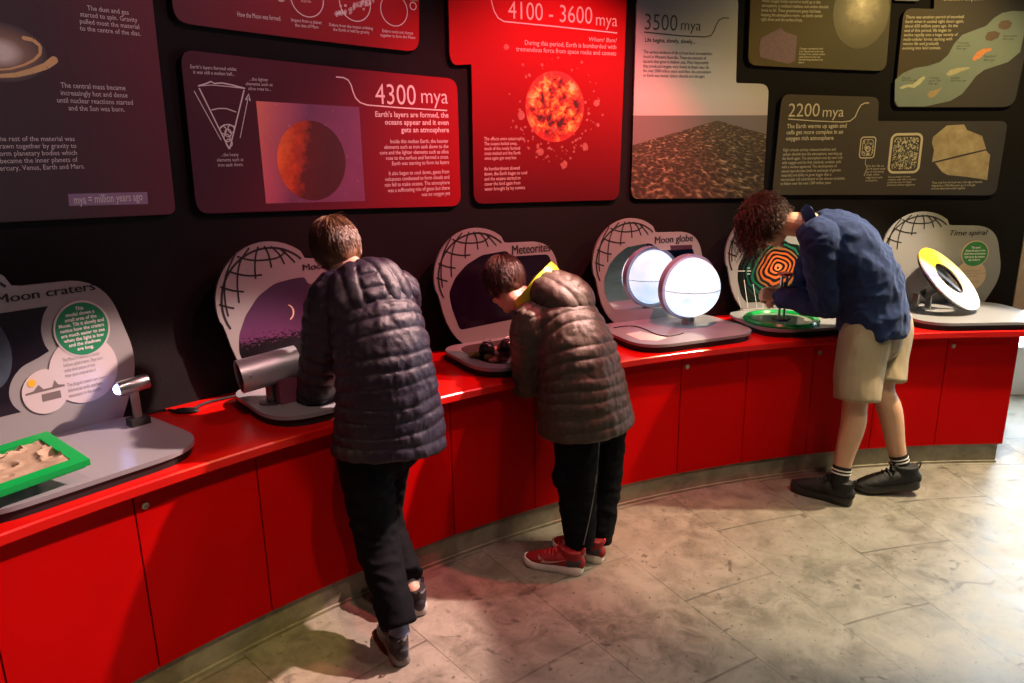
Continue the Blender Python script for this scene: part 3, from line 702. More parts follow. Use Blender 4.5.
hx, hz_, hr = -0.127, 0.36, 0.213
OUT = [(hx+hr*math.cos(math.radians(a)), hz_+hr*math.sin(math.radians(a))) for a in range(196, 46, -5)]
OUT += [(0.022, 0.497), (0.05, 0.492)]
OUT += roundpoly([(0.05, 0.492), (0.285, 0.486), (0.36, 0.20), (0.275, 0.028)], [0, 0.12, 0.16, 0], 9)[1:]
OUT += [(-0.18, 0.028), (-0.205, 0.040), (-0.235, 0.068), (-0.262, 0.105), (-0.285, 0.15), (-0.303, 0.205), (-0.313, 0.25), (-0.322, 0.285)]
SD['craters'] = Station(-50.66, 0, 1.085); SD['phases'] = Station(-39.7, 0, 1.03); SD['spiral'] = Station(-0.75, 0, 0.965)
_s = SD['spiral']
def cp_(L): return [_s.bp(864+x/6.38, 200+y/6.38) for x, y in L]
def smooth_line(L, k=4):
    out = []
    for i in range(len(L)-1):
        p0, p1, p2, p3 = L[max(i-1, 0)], L[i], L[i+1], L[min(i+2, len(L)-1)]
        for j in range(k):
            t_ = j/k
            out.append(tuple(0.5*((2*b)+(c-a)*t_+(2*a-5*b+4*c-d)*t_*t_+(3*b-a-3*c+d)*t_**3) for a, b, c, d in zip(p0, p1, p2, p3)))
    return out+[L[-1]]
GL = [([(hx+0.192*math.cos(math.radians(a)), hz_-0.002+0.192*math.sin(math.radians(a))) for a in range(208, 40, -6)], 0.0082)]
for L in ([(245, 125), (290, 143), (350, 150), (420, 145), (462, 122)], [(190, 180), (240, 200), (290, 210), (335, 210)], [(148, 242), (195, 262), (240, 272)], [(126, 312), (155, 325), (185, 335)],
          [(345, 92), (325, 130), (310, 180), (303, 225)], [(305, 95), (252, 150), (222, 230), (210, 315)], [(240, 115), (180, 200), (155, 290), (152, 365)], [(372, 92), (383, 130), (383, 185)], [(400, 95), (430, 130), (445, 175)], [(440, 108), (470, 140), (495, 172)]):
    GL.append((smooth_line(cp_(L)), 0.0068))
def tray_outline(front=0.465, w=0.335):
    return roundpoly([(-w, 0.0), (w, 0.0), (w+0.015, front), (-w, front)], [0.12, 0.12, 0.17, 0.17], 8)
def exhibit(key, label, window=None, winmat=None, front=0.465, trayshift=0.0, title=None, tbox=None, tkw={}):
    s = SD[key]
    e = empty('exhibit_stand', s.w(0, 0.2, 0), label, 'exhibit stand', 'exhibit stands on the red counter')
    ou = [(x+trayshift, y) for x, y in tray_outline(front)]
    b = MB(); b.poly(ou, s.tray, -TT, -TT+0.014); b.build('tray', M_TRAY, e, angle=30)
    b = MB(); b.poly([(x*0.97+trayshift*0.03, 0.235+(y-0.235)*0.965) for x, y in ou], s.tray, -TT+0.014, -0.0005); b.build('tray_base', M_BLACK, e, angle=30)
    b = MB(); b.poly(OUT, s.surf, 0.0, 0.014); bb = b.build('backboard', M_BOARD, e, angle=30)
    b = MB(); b.poly([(-0.12, 0.06), (0.2, 0.06), (0.2, 0.3), (-0.12, 0.3)], s.surf, 0.014, 0.083); b.build('wall_bracket', M_GAP, e)
    b = MB()
    for L, w in GL: b.stroke(L, w, s.surf, -0.0008)
    b.build('globe_drawing', M_INK, bb, smooth=False, fixn=False)
    if window:
        xs = [p[0] for p in window]; zs = [p[1] for p in window]
        b = MB(); b.poly(window, s.surf, -0.0006, 0.004, uvbox=(min(xs), min(zs), max(xs), max(zs))); wn = b.build('picture_window', winmat, bb, angle=30)
    if title:
        b = MB()
        for dx_ in (-0.0009, 0.0, 0.0009): text(b, title, (tbox[0]+dx_, tbox[1], tbox[2]+dx_, tbox[3]), s.surf, -0.0014-dx_*0.2, res=4, **tkw); b.build('heading', M_INK, bb, smooth=False, fixn=False)
    return s, e, bb
def tb(s, a, b_, c, d):
    p = s.bp(a, b_); q = s.bp(c, d); return (p[0], p[1], q[0], q[1])
M_DARKW = mat('dark_glossy_window', (0.012, 0.008, 0.016), 0.12, var=0.3, scale=4)
# --- craters
s = SD['craters']
win = smooth_line(s.bps([(48, 306), (43, 316), (41, 330), (44, 343), (49, 351)]))+smooth_line(s.bps([(49, 351), (38, 358), (22, 367), (12, 380), (9, 394), (13, 405), (21, 412)]))
zb = win[-1][1]; zt = win[0][1]
win += [(-0.16, zb), (-0.24, zb+0.06), (-0.275, zb+0.16), (-0.25, zb+0.27), (-0.18, zt-0.02), (-0.12, zt)]
s, e, bb = exhibit('craters', 'exhibit stand headed Moon craters at the far left of the counter', win, M_DARKW, title='Moon craters', tbox=(s.bp(-4, 303)[0], s.bp(0, 294.5)[1], s.bp(95.3, 290)[0], s.bp(0, 303.5)[1]))
p0 = s.bp(95.3, 285.5); ya = s.bp(95.3, 291.8)
tl = MB()
c = s.bp(-6, 353); b = MB(); b.poly(circ(c[0]-0.02, c[1], 0.065, 30, 0.105), s.surf, -0.0016, 0)
b.build('moon_print', mat('slate_blue_print', (0.05, 0.07, 0.10), 0.4, var=0.4, scale=30), bb)
def info_circle(s, bb, x, y, rx, name, m, d, sc=1.0):
    c = s.bp(x, y); r = abs(s.bp(x+rx, y)[0]-c[0])
    b = MB(); b.poly(circ(c[0], c[1], r*sc, 40), s.surf, d, 0.0); b.build(name, m, bb, angle=30); return c, r
info_circle(s, bb, 84, 369, 34, 'cream_disc', M_PINKW, -0.0030)
info_circle(s, bb, 45.4, 391.5, 23.5, 'cream_disc', M_PINKW, -0.0036)
info_circle(s, bb, 82, 328.5, 28, 'cream_disc', M_PINKW, -0.0040)
cg, rg = info_circle(s, bb, 82, 328.5, 26.2, 'green_disc', M_GREEN, -0.0046)
b = MB(); L = ['This', 'model shows a', 'small area of the', 'Moon. Tilt it slowly and', 'notice how the craters', 'are much easier to see', 'when the light is low', 'and the shadows', 'are long.']
text(b, L, (cg[0]-rg*0.86, cg[1]+rg*0.86, cg[0]+rg*0.86, cg[1]-rg*0.84), s.surf, -0.0052, align='CENTER', weight=0.02); b.build('paragraph', M_WHITE, bb, smooth=False, fixn=False)
c, r = s.bp(88, 371), 0.115
for L, za, zb_ in ((['The Moon is covered in circular', 'hollows called craters. They were', 'made when pieces of rock', 'from space crashed into it'], 0.055, -0.008), (['The largest craters are many', 'kilometres wide and have', 'mountains in the middle'], -0.022, -0.068)):
    b = MB(); text(b, L, (c[0]-0.07, c[1]+za, c[0]+0.05, c[1]+zb_), s.surf, -0.0040); b.build('paragraph', M_GREYTX, bb, smooth=False, fixn=False)
c = s.bp(45.4, 391.5); rk = abs(s.bp(45.4+23.5, 391.5)[0]-c[0])/0.1
b = MB(); b.poly([(c[0]+x*rk, c[1]+y*rk) for x, y in ((-0.085, 0.010), (-0.05, 0.014), (-0.025, 0.038), (-0.008, 0.014), (0.03, 0.014), (0.045, 0.044), (0.058, 0.020), (0.085, 0.014), (0.085, 0.006), (-0.085, 0.002))], s.surf, -0.0042, -0.0036)
b.build('crater_drawing', mat('grey_brown_print', (0.16, 0.13, 0.12), 0.6), bb)
b = MB(); b.poly([(c[0]+x*rk, c[1]+y*rk) for x, y in ((-0.02, -0.042), (0.062, -0.042), (0.062, -0.008), (-0.02, -0.008))], s.surf, -0.0042, -0.0036)
b.build('crater_drawing', mat('grey_brown_print', (0.16, 0.13, 0.12), 0.6), bb)
b = MB(); b.poly(circ(c[0]-0.052*rk, c[1]+0.052*rk, 0.018*rk, 14), s.surf, -0.0043, -0.0036); b.build('sun_print', mat('sun_yellow_print', (0.75, 0.45, 0.03), 0.5), bb)
# crater model: tilted green tray of grey-brown moon ground
q1 = onz(90, 459, TOP+0.105); q2 = onz(47, 431, TOP+0.135)
Yd = (q2-q1); Xd = -(s.X*0.985+s.N*-0.10)
Yn = Yd.normalized(); Xn = (Xd-Yn*Xd.dot(Yn)).normalized(); Zn = Xn.cross(Yn)
if Zn.z < 0: Zn = -Zn
LX, LY = 0.46, Yd.length
e = empty('crater_model', s.w(-0.02, 0.25, TT), 'tilting green-edged tray of sandy moon craters below the Moon craters board', 'crater model')
C0 = q1+Xn*LX/2+Yn*LY/2
b = MB(); fr = 0.035
for sy in (0, 1):
    b.box(q1+Xn*LX/2+Yn*(fr/2+(LY-fr)*sy)-Zn*0.009, (LX, fr, 0.018), Xn, Yn, Zn)
for sx_ in (0, 1):
    b.box(q1+Xn*(fr/2+(LX-fr)*sx_)+Yn*LY/2-Zn*0.009, (fr, LY-2*fr, 0.018), Xn, Yn, Zn)
b.box(C0-Zn*0.022, (LX-0.02, LY-0.02, 0.008), Xn, Yn, Zn)
t = NT('green_acrylic'); t.set(Base_Color=(0.006, 0.36, 0.07), Roughness=0.2, Emission_Color=(0.0, 0.6, 0.05), Emission_Strength=0.0)
M_ACR = t.m
b.build('frame', M_ACR, e, angle=30)
b = MB(); nx, ny = 60, 40; vs = []
rnd = random.Random(5); cr = [(rnd.random(), rnd.random(), rnd.uniform(0.04, 0.16)) for _ in range(22)]
for j in range(ny+1):
    for i in range(nx+1):
        u, v = i/nx, j/ny; h = 0.005*noise.noise(Vector((u*6, v*4, 3)))
        for cx_, cy_, r_ in cr:
            d_ = math.hypot((u-cx_)*1.7, v-cy_)/r_
            if d_ < 1.4: h += r_*0.09*((d_*d_-1) if d_ < 1 else 0)+r_*0.05*math.exp(-((d_-1)/0.18)**2)
        vs.append(q1+Xn*(fr+(LX-2*fr)*u)+Yn*(fr+(LY-2*fr)*v)+Zn*(h-0.004))
b.add(vs, [(j*(nx+1)+i, j*(nx+1)+i+1, (j+1)*(nx+1)+i+1, (j+1)*(nx+1)+i) for j in range(ny) for i in range(nx)])
b.build('moon_surface', mat('sandy_moon_ground', (0.36, 0.27, 0.18), 0.75, var=0.35, scale=18, bump=0.4, bscale=90), e, angle=60)
zz = TOP+TT
for xx in (0.10, 0.34):
    b = MB(); g = q1+Xn*xx+Yn*LY*0.5; b.loft([Vector((g.x, g.y, zz)), Vector((g.x, g.y, g.z-0.02))], [0.010, 0.010], n=12, sub=1, caps=False); b.build('support', M_DSTEEL, e)
g = onz(13, 484, TOP+TT+0.02); b = MB()
b.lathe(Vector((g.x, g.y, TOP+TT)), [(0.020, 0), (0.026, 0.008), (0.026, 0.030), (0.018, 0.040), (0.006, 0.042)], n=9)
t = NT('clear_knob'); t.set(Base_Color=(0.8, 0.8, 0.82), Roughness=0.12, Transmission_Weight=0.7); b.build('tilt_knob', t.m, e, angle=20)
# spotlight on the craters tray
g = onz(139, 424, TOP+TT); e = empty('desk_spotlight', g, 'small steel spotlight on a black block beside the Moon craters board', 'spotlight')
b = MB(); b.box(g+Vector((0, 0, 0.012)), (0.062, 0.045, 0.026), s.X, s.N); b.build('base_block', M_BLACK, e)
b = MB(); b.box(g+Vector((0, 0, 0.075)), (0.024, 0.014, 0.105), s.X, s.N); b.build('stem', M_STEEL, e)
hc = g+Vector((0, 0, 0.138)); ax = (s.X*0.93-s.N*0.2+Vector((0, 0, 0.12))).normalized()
b = MB(); b.lathe(hc, [(0.019, -0.045), (0.024, -0.045), (0.025, -0.03), (0.025, 0.045), (0.021, 0.05), (0.003, 0.05)], axis=ax, n=28); hd = b.build('lamp_head', M_STEEL, e)
b = MB(); b.ball(hc-ax*0.043, (0.018, 0.018, 0.018), 14, 8); b.build('bulb', glow('blue_white_led', (0.35, 0.42, 1.0), 22), hd)
# --- phases
s = SD['phases']
c0 = s.bps([(266, 273)])[0]
L = s.bps([(235, 315), (240, 335), (247, 350)])
win = [(-0.245, 0.10), (-0.275, 0.17), (-0.268, 0.24), (-0.235, 0.31), (-0.18, 0.375), (-0.11, 0.415), (-0.03, 0.425), (0.015, 0.425), (0.025, 0.40), (0.04, 0.392), (0.24, 0.392), (0.285, 0.34), (0.30, 0.22), (0.27, 0.10)]
win = roundpoly(win, 0.02, 3)
t = NT('dusk_sky_print'); sp = t.n('ShaderNodeSeparateXYZ'); t.l(t.uv(), sp.inputs[0])
sky = t.ramp(sp.outputs[1], [(0.0, (0.14, 0.03, 0.09)), (0.35, (0.10, 0.03, 0.09)), (1.0, (0.045, 0.035, 0.07))])
bush = t.math('SUBTRACT', t.math('MULTIPLY', t.noise(30, 8, vec=t.uv(), rough=0.8), 0.80), sp.outputs[1])
t.set(Base_Color=t.mix(t.math('GREATER_THAN', bush, 0.06), sky, (0.008, 0.006, 0.008)), Roughness=0.22)
ml = s.bp(302.5, 264)
s, e, bb = exhibit('phases', 'exhibit stand with a dusk sky picture and steel viewing tube, partly hidden by a child', win, t.m, title='Moon phases', tbox=(ml[0], ml[1]-0.002, ml[0]+0.235, ml[1]-0.034))
M_CRES = mat('crescent_print', (0.85, 0.62, 0.45), 0.5)
c = s.bp(290.5, 312)
b = MB(); b.poly([(c[0]-0.015+0.03*math.cos(a), c[1]+0.032*math.sin(a)) for a in [math.radians(q) for q in range(-70, 75, 12)]]+[(c[0]-0.021+0.03*math.cos(a), c[1]+0.031*math.sin(a)) for a in [math.radians(q) for q in range(62, -60, -12)]], s.surf, -0.0016, -0.0006); b.build('crescent', M_CRES, bb)
g = onz(272, 402, TOP+TT); e = empty('viewing_tube', g, 'short fat steel viewing tube on a post in front of the dusk sky board', 'viewer')
b = MB(); b.lathe(g, [(0.045, 0), (0.045, 0.006), (0.018, 0.008), (0.018, 0.075)], n=24); b.build('post', M_DSTEEL, e)
hc = g+Vector((0, 0, 0.125)); ax = (s.X*0.97+Vector((0, 0, 0.10))-s.N*0.10).normalized()
b = MB(); b.lathe(hc, [(0.055, -0.105), (0.060, -0.105), (0.060, 0.105), (0.055, 0.105), (0.055, 0.09), (0.055, -0.09)], axis=ax, n=40, close=True); tu = b.build('tube', mat('satin_steel', (0.70, 0.74, 0.80), 0.42, 0.75, 0.06, 200), e)
b = MB(); b.lathe(hc, [(0.0545, -0.10), (0.0545, -0.092), (0.003, -0.092), (0.003, -0.10)], axis=ax, n=30); b.build('end_cap', M_BPLAS, tu)
b = MB(); qq = hc-ax*0.085-s.N*0.0585; b.ball(qq+Vector((0, 0, 0.012)), 0.005, 10, 6); b.build('screw', M_STEEL, tu)
g2 = onz(288, 401, TOP+TT); b = MB(); bm_c = g2+Vector((0, 0, 0.045)); b.box(bm_c, (0.075, 0.05, 0.09), s.X, s.N)
tag(b.build('viewer_box', mat('plum_box', (0.20, 0.06, 0.10), 0.35)), 'small plum coloured box beside the post of the steel viewing tube', 'box')
# --- meteorites
s = SD['meteor']
win = roundpoly(s.bps([(507, 250.7), (511, 256.5), (548, 254), (554, 268)])+[(0.265, 0.20), (0.235, 0.135)]+s.bps([(460, 330), (452, 309), (449, 293), (455, 278), (466, 265), (482, 255)]), 0.018, 3)
s, e, bb = exhibit('meteor', 'exhibit stand headed Meteorites, the child in the olive puffer jacket leans over it', win, mat('deep_night_window', (0.010, 0.004, 0.014), 0.15, var=0.4, scale=6), title='Meteorites', tbox=tb(s, 512, 245.5, 550, 251.2))
b = MB(); b.poly([(x*0.80, 0.235+(y-0.24)*0.80) for x, y in tray_outline()], s.tray, -TT-0.001, -TT+0.004); b.build('sample_window', mat('dark_red_window', (0.035, 0.006, 0.008), 0.12), e, angle=30)
for i, (x, y) in enumerate(((487, 353), (507, 350))):
    g = onz(x, y, TOP+TT+0.002); e2 = empty('magnifier', g, ('black domed magnifier with a steel handle, at the left of the Meteorites tray', 'black domed magnifier on the Meteorites tray, half behind the sleeve')[i], 'magnifier')
    b = MB(); b.lathe(g, [(0.034, 0), (0.036, 0.01), (0.036, 0.02), (0.031, 0.038), (0.018, 0.048), (0.002, 0.05)], n=28); b.build('dome', M_BPLAS, e2)
    b = MB(); b.loft([g+s.X*0.020+Vector((0, 0, 0.0)), g+s.X*0.024+Vector((0, 0, 0.045)), g+s.X*0.005+Vector((0, 0, 0.06)), g-s.X*0.02+Vector((0, 0, 0.052))], [0.003]*4, n=8); b.build('handle', M_STEEL, e2)
rnd = random.Random(9)
for i, (x, y, r_, col) in enumerate(((474, 357, 0.026, (0.28, 0.17, 0.05)), (494, 362, 0.022, (0.30, 0.09, 0.07)), (488, 359, 0.018, (0.22, 0.16, 0.07)))):
    g = onz(x, y, TOP+TT+0.002); b = MB(); b.ball(g+Vector((0, 0, r_*0.45)), (r_, r_*0.8, r_*0.5), 12, 8)
    b.v = [tuple(Vector(v)+noise.noise_vector(Vector(v)*45)*0.006) for v in b.v]
    tag(b.build('meteorite_sample', mat('meteorite_rock', col, 0.6, var=0.4, scale=60)), ('yellowish brown rock lying at the left edge of the Meteorites tray', 'reddish rock nearest the front of the Meteorites tray', 'small ochre rock between two others on the Meteorites tray')[i], 'rock', 'rocks on the Meteorites tray')
# --- moon globe
SD['globe'] = Station(-19.75, -2.5); s = SD['globe']
t = NT('mirror'); t.set(Base_Color=(0.80, 0.82, 0.86), Metallic=1.0, Roughness=0.015)
win = roundpoly(s.bps([(650, 243), (657, 247.5), (661, 250.5), (693, 248.5)])+[(0.29, 0.27), (0.28, 0.15), (0.25, 0.085)]+s.bps([(615, 310), (609, 303), (604.5, 292), (604, 280), (609, 265), (617, 255), (627, 247)]), 0.014, 3)
s, e, bb = exhibit('globe', 'exhibit stand headed Moon globe with a mirror behind the lit globe', win, t.m, front=0.48, title='Moon globe', tbox=tb(s, 655, 236.7, 692.5, 243.2))
b = MB(); b.poly(s.bps([(670, 245.5), (692, 244.8), (692, 249), (671, 250)]), s.surf, -0.0012, 0); b.build('label_strip', mat('plum_label', (0.05, 0.02, 0.035), 0.4), bb)
L = smooth_line([(0, 0.0), (0.06, 0.012), (0.11, -0.02), (0.15, -0.055), (0.21, -0.05), (0.26, -0.015)], 5)
g0 = [onz(x, y, TOP+TT) for x, y in ((614, 328), (625, 326.5), (636, 326.8), (646, 330), (656, 334.5), (668, 336.5), (678, 335), (683, 333.5))]
b = MB(); b.loft([v+Vector((0, 0, 0.002)) for v in g0], [0.0028]*len(g0), n=6); b.build('tray_line', M_INK, e)
b = MB(); b.poly([((q-s.O).dot(s.X), -(q-s.O).dot(s.N)) for q in [onz(x, y, TOP+TT) for x, y in ((626, 334), (640, 331.5), (655, 335), (667, 338), (656, 341), (640, 340))]], s.tray, -TT-0.001, -TT); b.build('tray_label', M_WHITE, e)
pc = onz(688, 324, TOP+TT); GR = 0.150
gc = pc+Vector((0, 0, 0.04+GR)); gc = gc
e = empty('moon_globe', pc, 'glowing white moon globe with a silver band, standing before the mirror', 'globe')
b = MB(); b.lathe(pc, [(0.034, 0), (0.034, 0.05), (0.030, 0.055)], n=28); b.build('pedestal', M_STEEL, e)
t = NT('lit_moon'); n_ = t.noise(7, 7, rough=0.65); lp = t.ramp(n_, [(0.35, (0.50, 0.74, 0.90)), (0.62, (0.95, 0.98, 1.0))])
t.set(Base_Color=(0.7, 0.75, 0.8), Emission_Color=lp, Emission_Strength=1.1, Roughness=0.5)
b = MB(); b.ball(gc, GR, 48, 32); gl_ = b.build('lit_sphere', t.m, e)
ax = (Vector((0.40, -0.90, -0.05))).normalized()
b = MB(); R1, R2, hw = GR+0.002, GR+0.014, 0.020
b.lathe(gc-ax*0.020, [(R1-0.004, -hw), (R2, -hw), (R2+0.002, hw), (R1-0.006, hw)], axis=ax, n=64, close=True)
t = NT('silver_band'); t.set(Base_Color=(0.42, 0.46, 0.62), Metallic=0.4, Roughness=0.35); b.build('band', t.m, e, angle=30)
b = MB(); vs = []
for i in range(90):
    a = 2*PI*i/90; h = 0.0025*noise.noise(Vector((i*0.9, 0, 0)))
    for dz in (-0.0012, 0.0016): vs.append(gc+Vector((math.cos(a)*(GR+0.0008), math.sin(a)*(GR+0.0008), dz+h-0.004)))
b.add(vs, [(2*i, 2*i+1, (2*i+3) % 180, (2*i+2) % 180) for i in range(90)]); b.build('seam', mat('seam_grey', (0.12, 0.14, 0.17), 0.6), e)
b = MB(); b.ball(gc+Vector((0, 0, GR+0.012))-ax*0.028, (0.012, 0.012, 0.006), 12, 8); b.build('top_catch', M_DSTEEL, e)
# --- magnetism
s = SD['magnet']
win = roundpoly([(-0.20, 0.085), (-0.235, 0.13), (-0.262, 0.22), (-0.262, 0.29), (-0.235, 0.345), (-0.18, 0.40), (-0.10, 0.435), (-0.02, 0.435), (0.03, 0.40), (0.10, 0.39), (0.12, 0.085)], 0.02, 3)
t = NT('magnet_field_print'); mp = t.n('ShaderNodeMapping'); t.l(t.uv(), mp.inputs[0]); mp.inputs['Location'].default_value = (-0.62, -0.52, 0)
wv = t.n('ShaderNodeTexWave'); wv.wave_type = 'RINGS'; wv.rings_direction = 'SPHERICAL'; wv.inputs['Scale'].default_value = 4.5; wv.inputs['Distortion'].default_value = 9.0; wv.inputs['Detail'].default_value = 1.0; wv.inputs['Detail Scale'].default_value = 0.7; t.l(mp.outputs[0], wv.inputs['Vector'])
ln = t.n('ShaderNodeVectorMath', operation='LENGTH'); t.l(mp.outputs[0], ln.inputs[0])
cc = t.ramp(ln.outputs['Value'], [(0.0, (1.0, 0.30, 0.12)), (0.10, (0.9, 0.16, 0.03)), (0.28, (0.42, 0.09, 0.02)), (0.36, (0.01, 0.13, 0.07)), (0.50, (0.004, 0.05, 0.04)), (0.56, (0.006, 0.006, 0.007))])
t.set(Base_Color=t.mix(t.ramp(wv.outputs['Fac'], [(0.35, (0, 0, 0)), (0.75, (1, 1, 1))]), (0.008, 0.008, 0.008), cc), Roughness=0.25)
s, e, bb = exhibit('magnet', 'exhibit stand with an orange swirl picture, in front of the person in the navy shirt', win, t.m)
b = MB()
for L in ([(738, 297), (741, 309)], [(744, 280), (748, 308)], [(753, 284), (757, 308)], [(762, 288), (763, 308)], [(740, 310), (764, 308)], [(738, 271), (745, 271)], [(747, 268), (750, 268)], [(747, 271), (751, 271)], [(747, 274), (750, 274)]):
    b.stroke(s.bps(L), 0.003, s.surf, -0.0014)
b.build('graph_lines', M_WHITE, bb, smooth=False, fixn=False)
gc2 = onz(781, 321, TOP+TT); e = empty('magnet_turntable', gc2, 'green ringed turntable with steel rods under the hand of the person in the navy shirt', 'turntable')
b = MB(); b.lathe(gc2, [(0.148, 0.001), (0.185, 0.001), (0.188, 0.012), (0.180, 0.022), (0.156, 0.022), (0.148, 0.012)], n=64, close=True); b.build('green_ring', M_ACR, e, angle=35)
b = MB(); b.lathe(gc2, [(0.150, 0.004), (0.150, 0.010), (0.002, 0.010)], n=48); b.build('glass_disc', mat('grey_glass_disc', (0.22, 0.22, 0.20), 0.12), e)
b = MB(); b.lathe(gc2, [(0.045, 0.010), (0.045, 0.016), (0.002, 0.016)], n=32); b.build('hub', M_BPLAS, e)
for k in (-1, 1):
    b = MB(); b.loft([gc2+s.X*0.014*k+Vector((0, 0, 0.012)), gc2+s.X*0.014*k+Vector((0, 0, 0.24))], [0.007, 0.007], n=12, sub=1, caps=False); b.build('rod', M_STEEL, e)
b = MB(); arc = []
for i in range(13):
    a = math.radians(-20+220*i/12); arc.append(gc2+s.X*(0.062*math.cos(a))+Vector((0, 0, 0.125+0.062*math.sin(a)))-s.N*0.0)
b.loft(arc, [(0.004, 0.020)]*13, side=s.X, n=10, sub=2); b.build('curved_guard', mat('pale_steel', (0.5, 0.48, 0.4), 0.35, 0.8), e)
b = MB(); b.lathe(gc2+Vector((0, 0, 0.235)), [(0.010, 0), (0.036, 0.004), (0.036, 0.016), (0.010, 0.022)], n=24); b.build('red_magnet_cap', mat('red_cap', (0.6, 0.05, 0.02), 0.4), e)
# --- time spiral
s, e, bb = exhibit('spiral', 'exhibit stand headed Time spiral at the right end of the counter', None, None, front=0.50, title='Time spiral', tbox=tb(SD['spiral'], 950.2, 230.4, 987, 236.6), tkw=dict(shear=0.25))
info_circle(s, bb, 970, 275.7, 15.5, 'cream_disc', mat('peach_print', (0.62, 0.46, 0.32), 0.5), -0.003)
info_circle(s, bb, 974.5, 253.8, 13.6, 'cream_disc', mat('peach_print', (0.62, 0.46, 0.32), 0.5), -0.004)
cg, rg = info_circle(s, bb, 974.5, 253.8, 12.6, 'green_disc', mat('leaf_green_print', (0.03, 0.22, 0.06), 0.5), -0.0046)
b = MB(); text(b, ['This spiral', 'shows the story of the', 'Earth from its formation', 'right up to the present', 'day. Follow it'], (cg[0]-rg*0.84, cg[1]+rg*0.62, cg[0]+rg*0.84, cg[1]-rg*0.62), s.surf, -0.0052, align='CENTER', weight=0.02); b.build('paragraph', M_WHITE, bb, smooth=False, fixn=False)
c = s.bp(971, 278); b = MB(); text(b, ['The spiral starts with', 'the formation of the planet', 'and winds round to', '', 'the first people in the', 'last small part of', 'the story'], (c[0]-0.09, c[1]+0.05, c[0]+0.08, c[1]-0.06), s.surf, -0.004); b.build('paragraph', M_GREYTX, bb, smooth=False, fixn=False)
g = onz(921, 309, TOP+TT); e = empty('spiral_disc', g, 'tilted white and yellow spiral ring on a dark bracket at the Time spiral stand', 'display disc')
dc = at(949, 278.5, g.y-0.03)
A = at(916, 250, g.y+0.02)-dc
Xa = A.normalized(); vw = Vector((0, 0, EYE_H))-dc; vw = (vw-Xa*vw.dot(Xa)).normalized(); pp_ = Xa.cross(vw).normalized()
if pp_.z < 0: pp_ = -pp_
nrm = (vw*0.34+pp_*0.94).normalized(); Yb = nrm.cross(Xa)
t = NT('spiral_ring_print'); uvv = t.n('ShaderNodeVectorMath', operation='SUBTRACT'); t.l(t.uv(), uvv.inputs[0]); uvv.inputs[1].default_value = (0.5, 0.5, 0); sp = t.n('ShaderNodeSeparateXYZ'); t.l(uvv.outputs[0], sp.inputs[0])
an = t.math('DIVIDE', t.math('ADD', t.math('ARCTAN2', sp.outputs[1], sp.outputs[0]), PI), 2*PI)
an = t.math('FRACT', t.math('ADD', an, 0.5))
t.set(Base_Color=t.ramp(an, [(0.0, (0.78, 0.78, 0.76)), (0.30, (0.80, 0.80, 0.80)), (0.36, (0.30, 0.22, 0.55)), (0.42, (0.70, 0.60, 0.62)), (0.47, (0.80, 0.55, 0.03)), (0.62, (0.85, 0.62, 0.04)), (0.76, (0.80, 0.74, 0.45)), (0.84, (0.8, 0.8, 0.78))]), Roughness=0.25)
RO, RI = 0.208, 0.100; b = MB(); n = 64; vs = []
for i in range(n):
    a = 2*PI*i/n
    for r_, h_ in ((RI, 0.004), (RO, 0.004), (RO, -0.004), (RI, -0.004)):
        b.uv[len(vs)] = (0.5+0.5*r_/RO*math.cos(a), 0.5+0.5*r_/RO*math.sin(a)); vs.append(dc-Xa*r_*math.cos(a)+Yb*r_*math.sin(a)+nrm*h_)
b.add(vs, [(4*i+j, 4*i+(j+1) % 4, (4*i+4+(j+1) % 4) % (4*n), (4*i+4+j) % (4*n)) for i in range(n) for j in range(4)])
b.build('spiral_ring', t.m, e, angle=30)
b = MB(); b.lathe(dc-nrm*0.012, [(RO-0.012, -0.010), (RO-0.004, -0.002), (RO-0.004, 0.006), (RI+0.012, 0.006), (RI+0.012, -0.010)], axis=nrm, n=56, close=True); b.build('ring_backing', M_BPLAS, e, angle=30)
b = MB(); b.box(dc-nrm*0.014, (2*RI+0.03, 0.028, 0.010), Xa, Yb, nrm); b.build('cross_bar', M_DSTEEL, e)
hub = dc-nrm*0.02; foot = g+Vector((0, 0, 0.075))
b = MB(); b.loft([hub, foot], [0.028, 0.028], n=20, sub=1, caps=False); b.build('arm', mat('dark_arm', (0.03, 0.028, 0.03), 0.3, 0.3), e)
b = MB(); b.box(g+Vector((0, 0, 0.003)), (0.11, 0.08, 0.006), s.X, s.N)
for k in (-1, 1): b.box(g+s.X*0.035*k+Vector((0, 0, 0.045)), (0.008, 0.05, 0.08), s.X, s.N)
b.build('bracket', M_STEEL, e)
# cable along the wall
L = [at(150, 412, 2.62)]
pts = [onz(x, y, TOP+0.006) for x, y in ((148, 413), (165, 410), (180, 411), (192, 409), (205, 403), (216, 400), (230, 397), (243, 394))]
b = MB(); b.loft(pts, [0.005]*len(pts), n=8); tag(b.build('power_cable', M_BLACK), 'black power cable lying on the red counter between the two left exhibits', 'cable')
g = onz(186, 410.5, TOP+0.008); b = MB(); b.ball(g, (0.05, 0.02, 0.010), 16, 8, Matrix((s.X, s.N, s.Z)).transposed()); tag(b.build('cable_joiner', M_BLACK), 'flat black joiner on the power cable at the left', 'cable joiner')
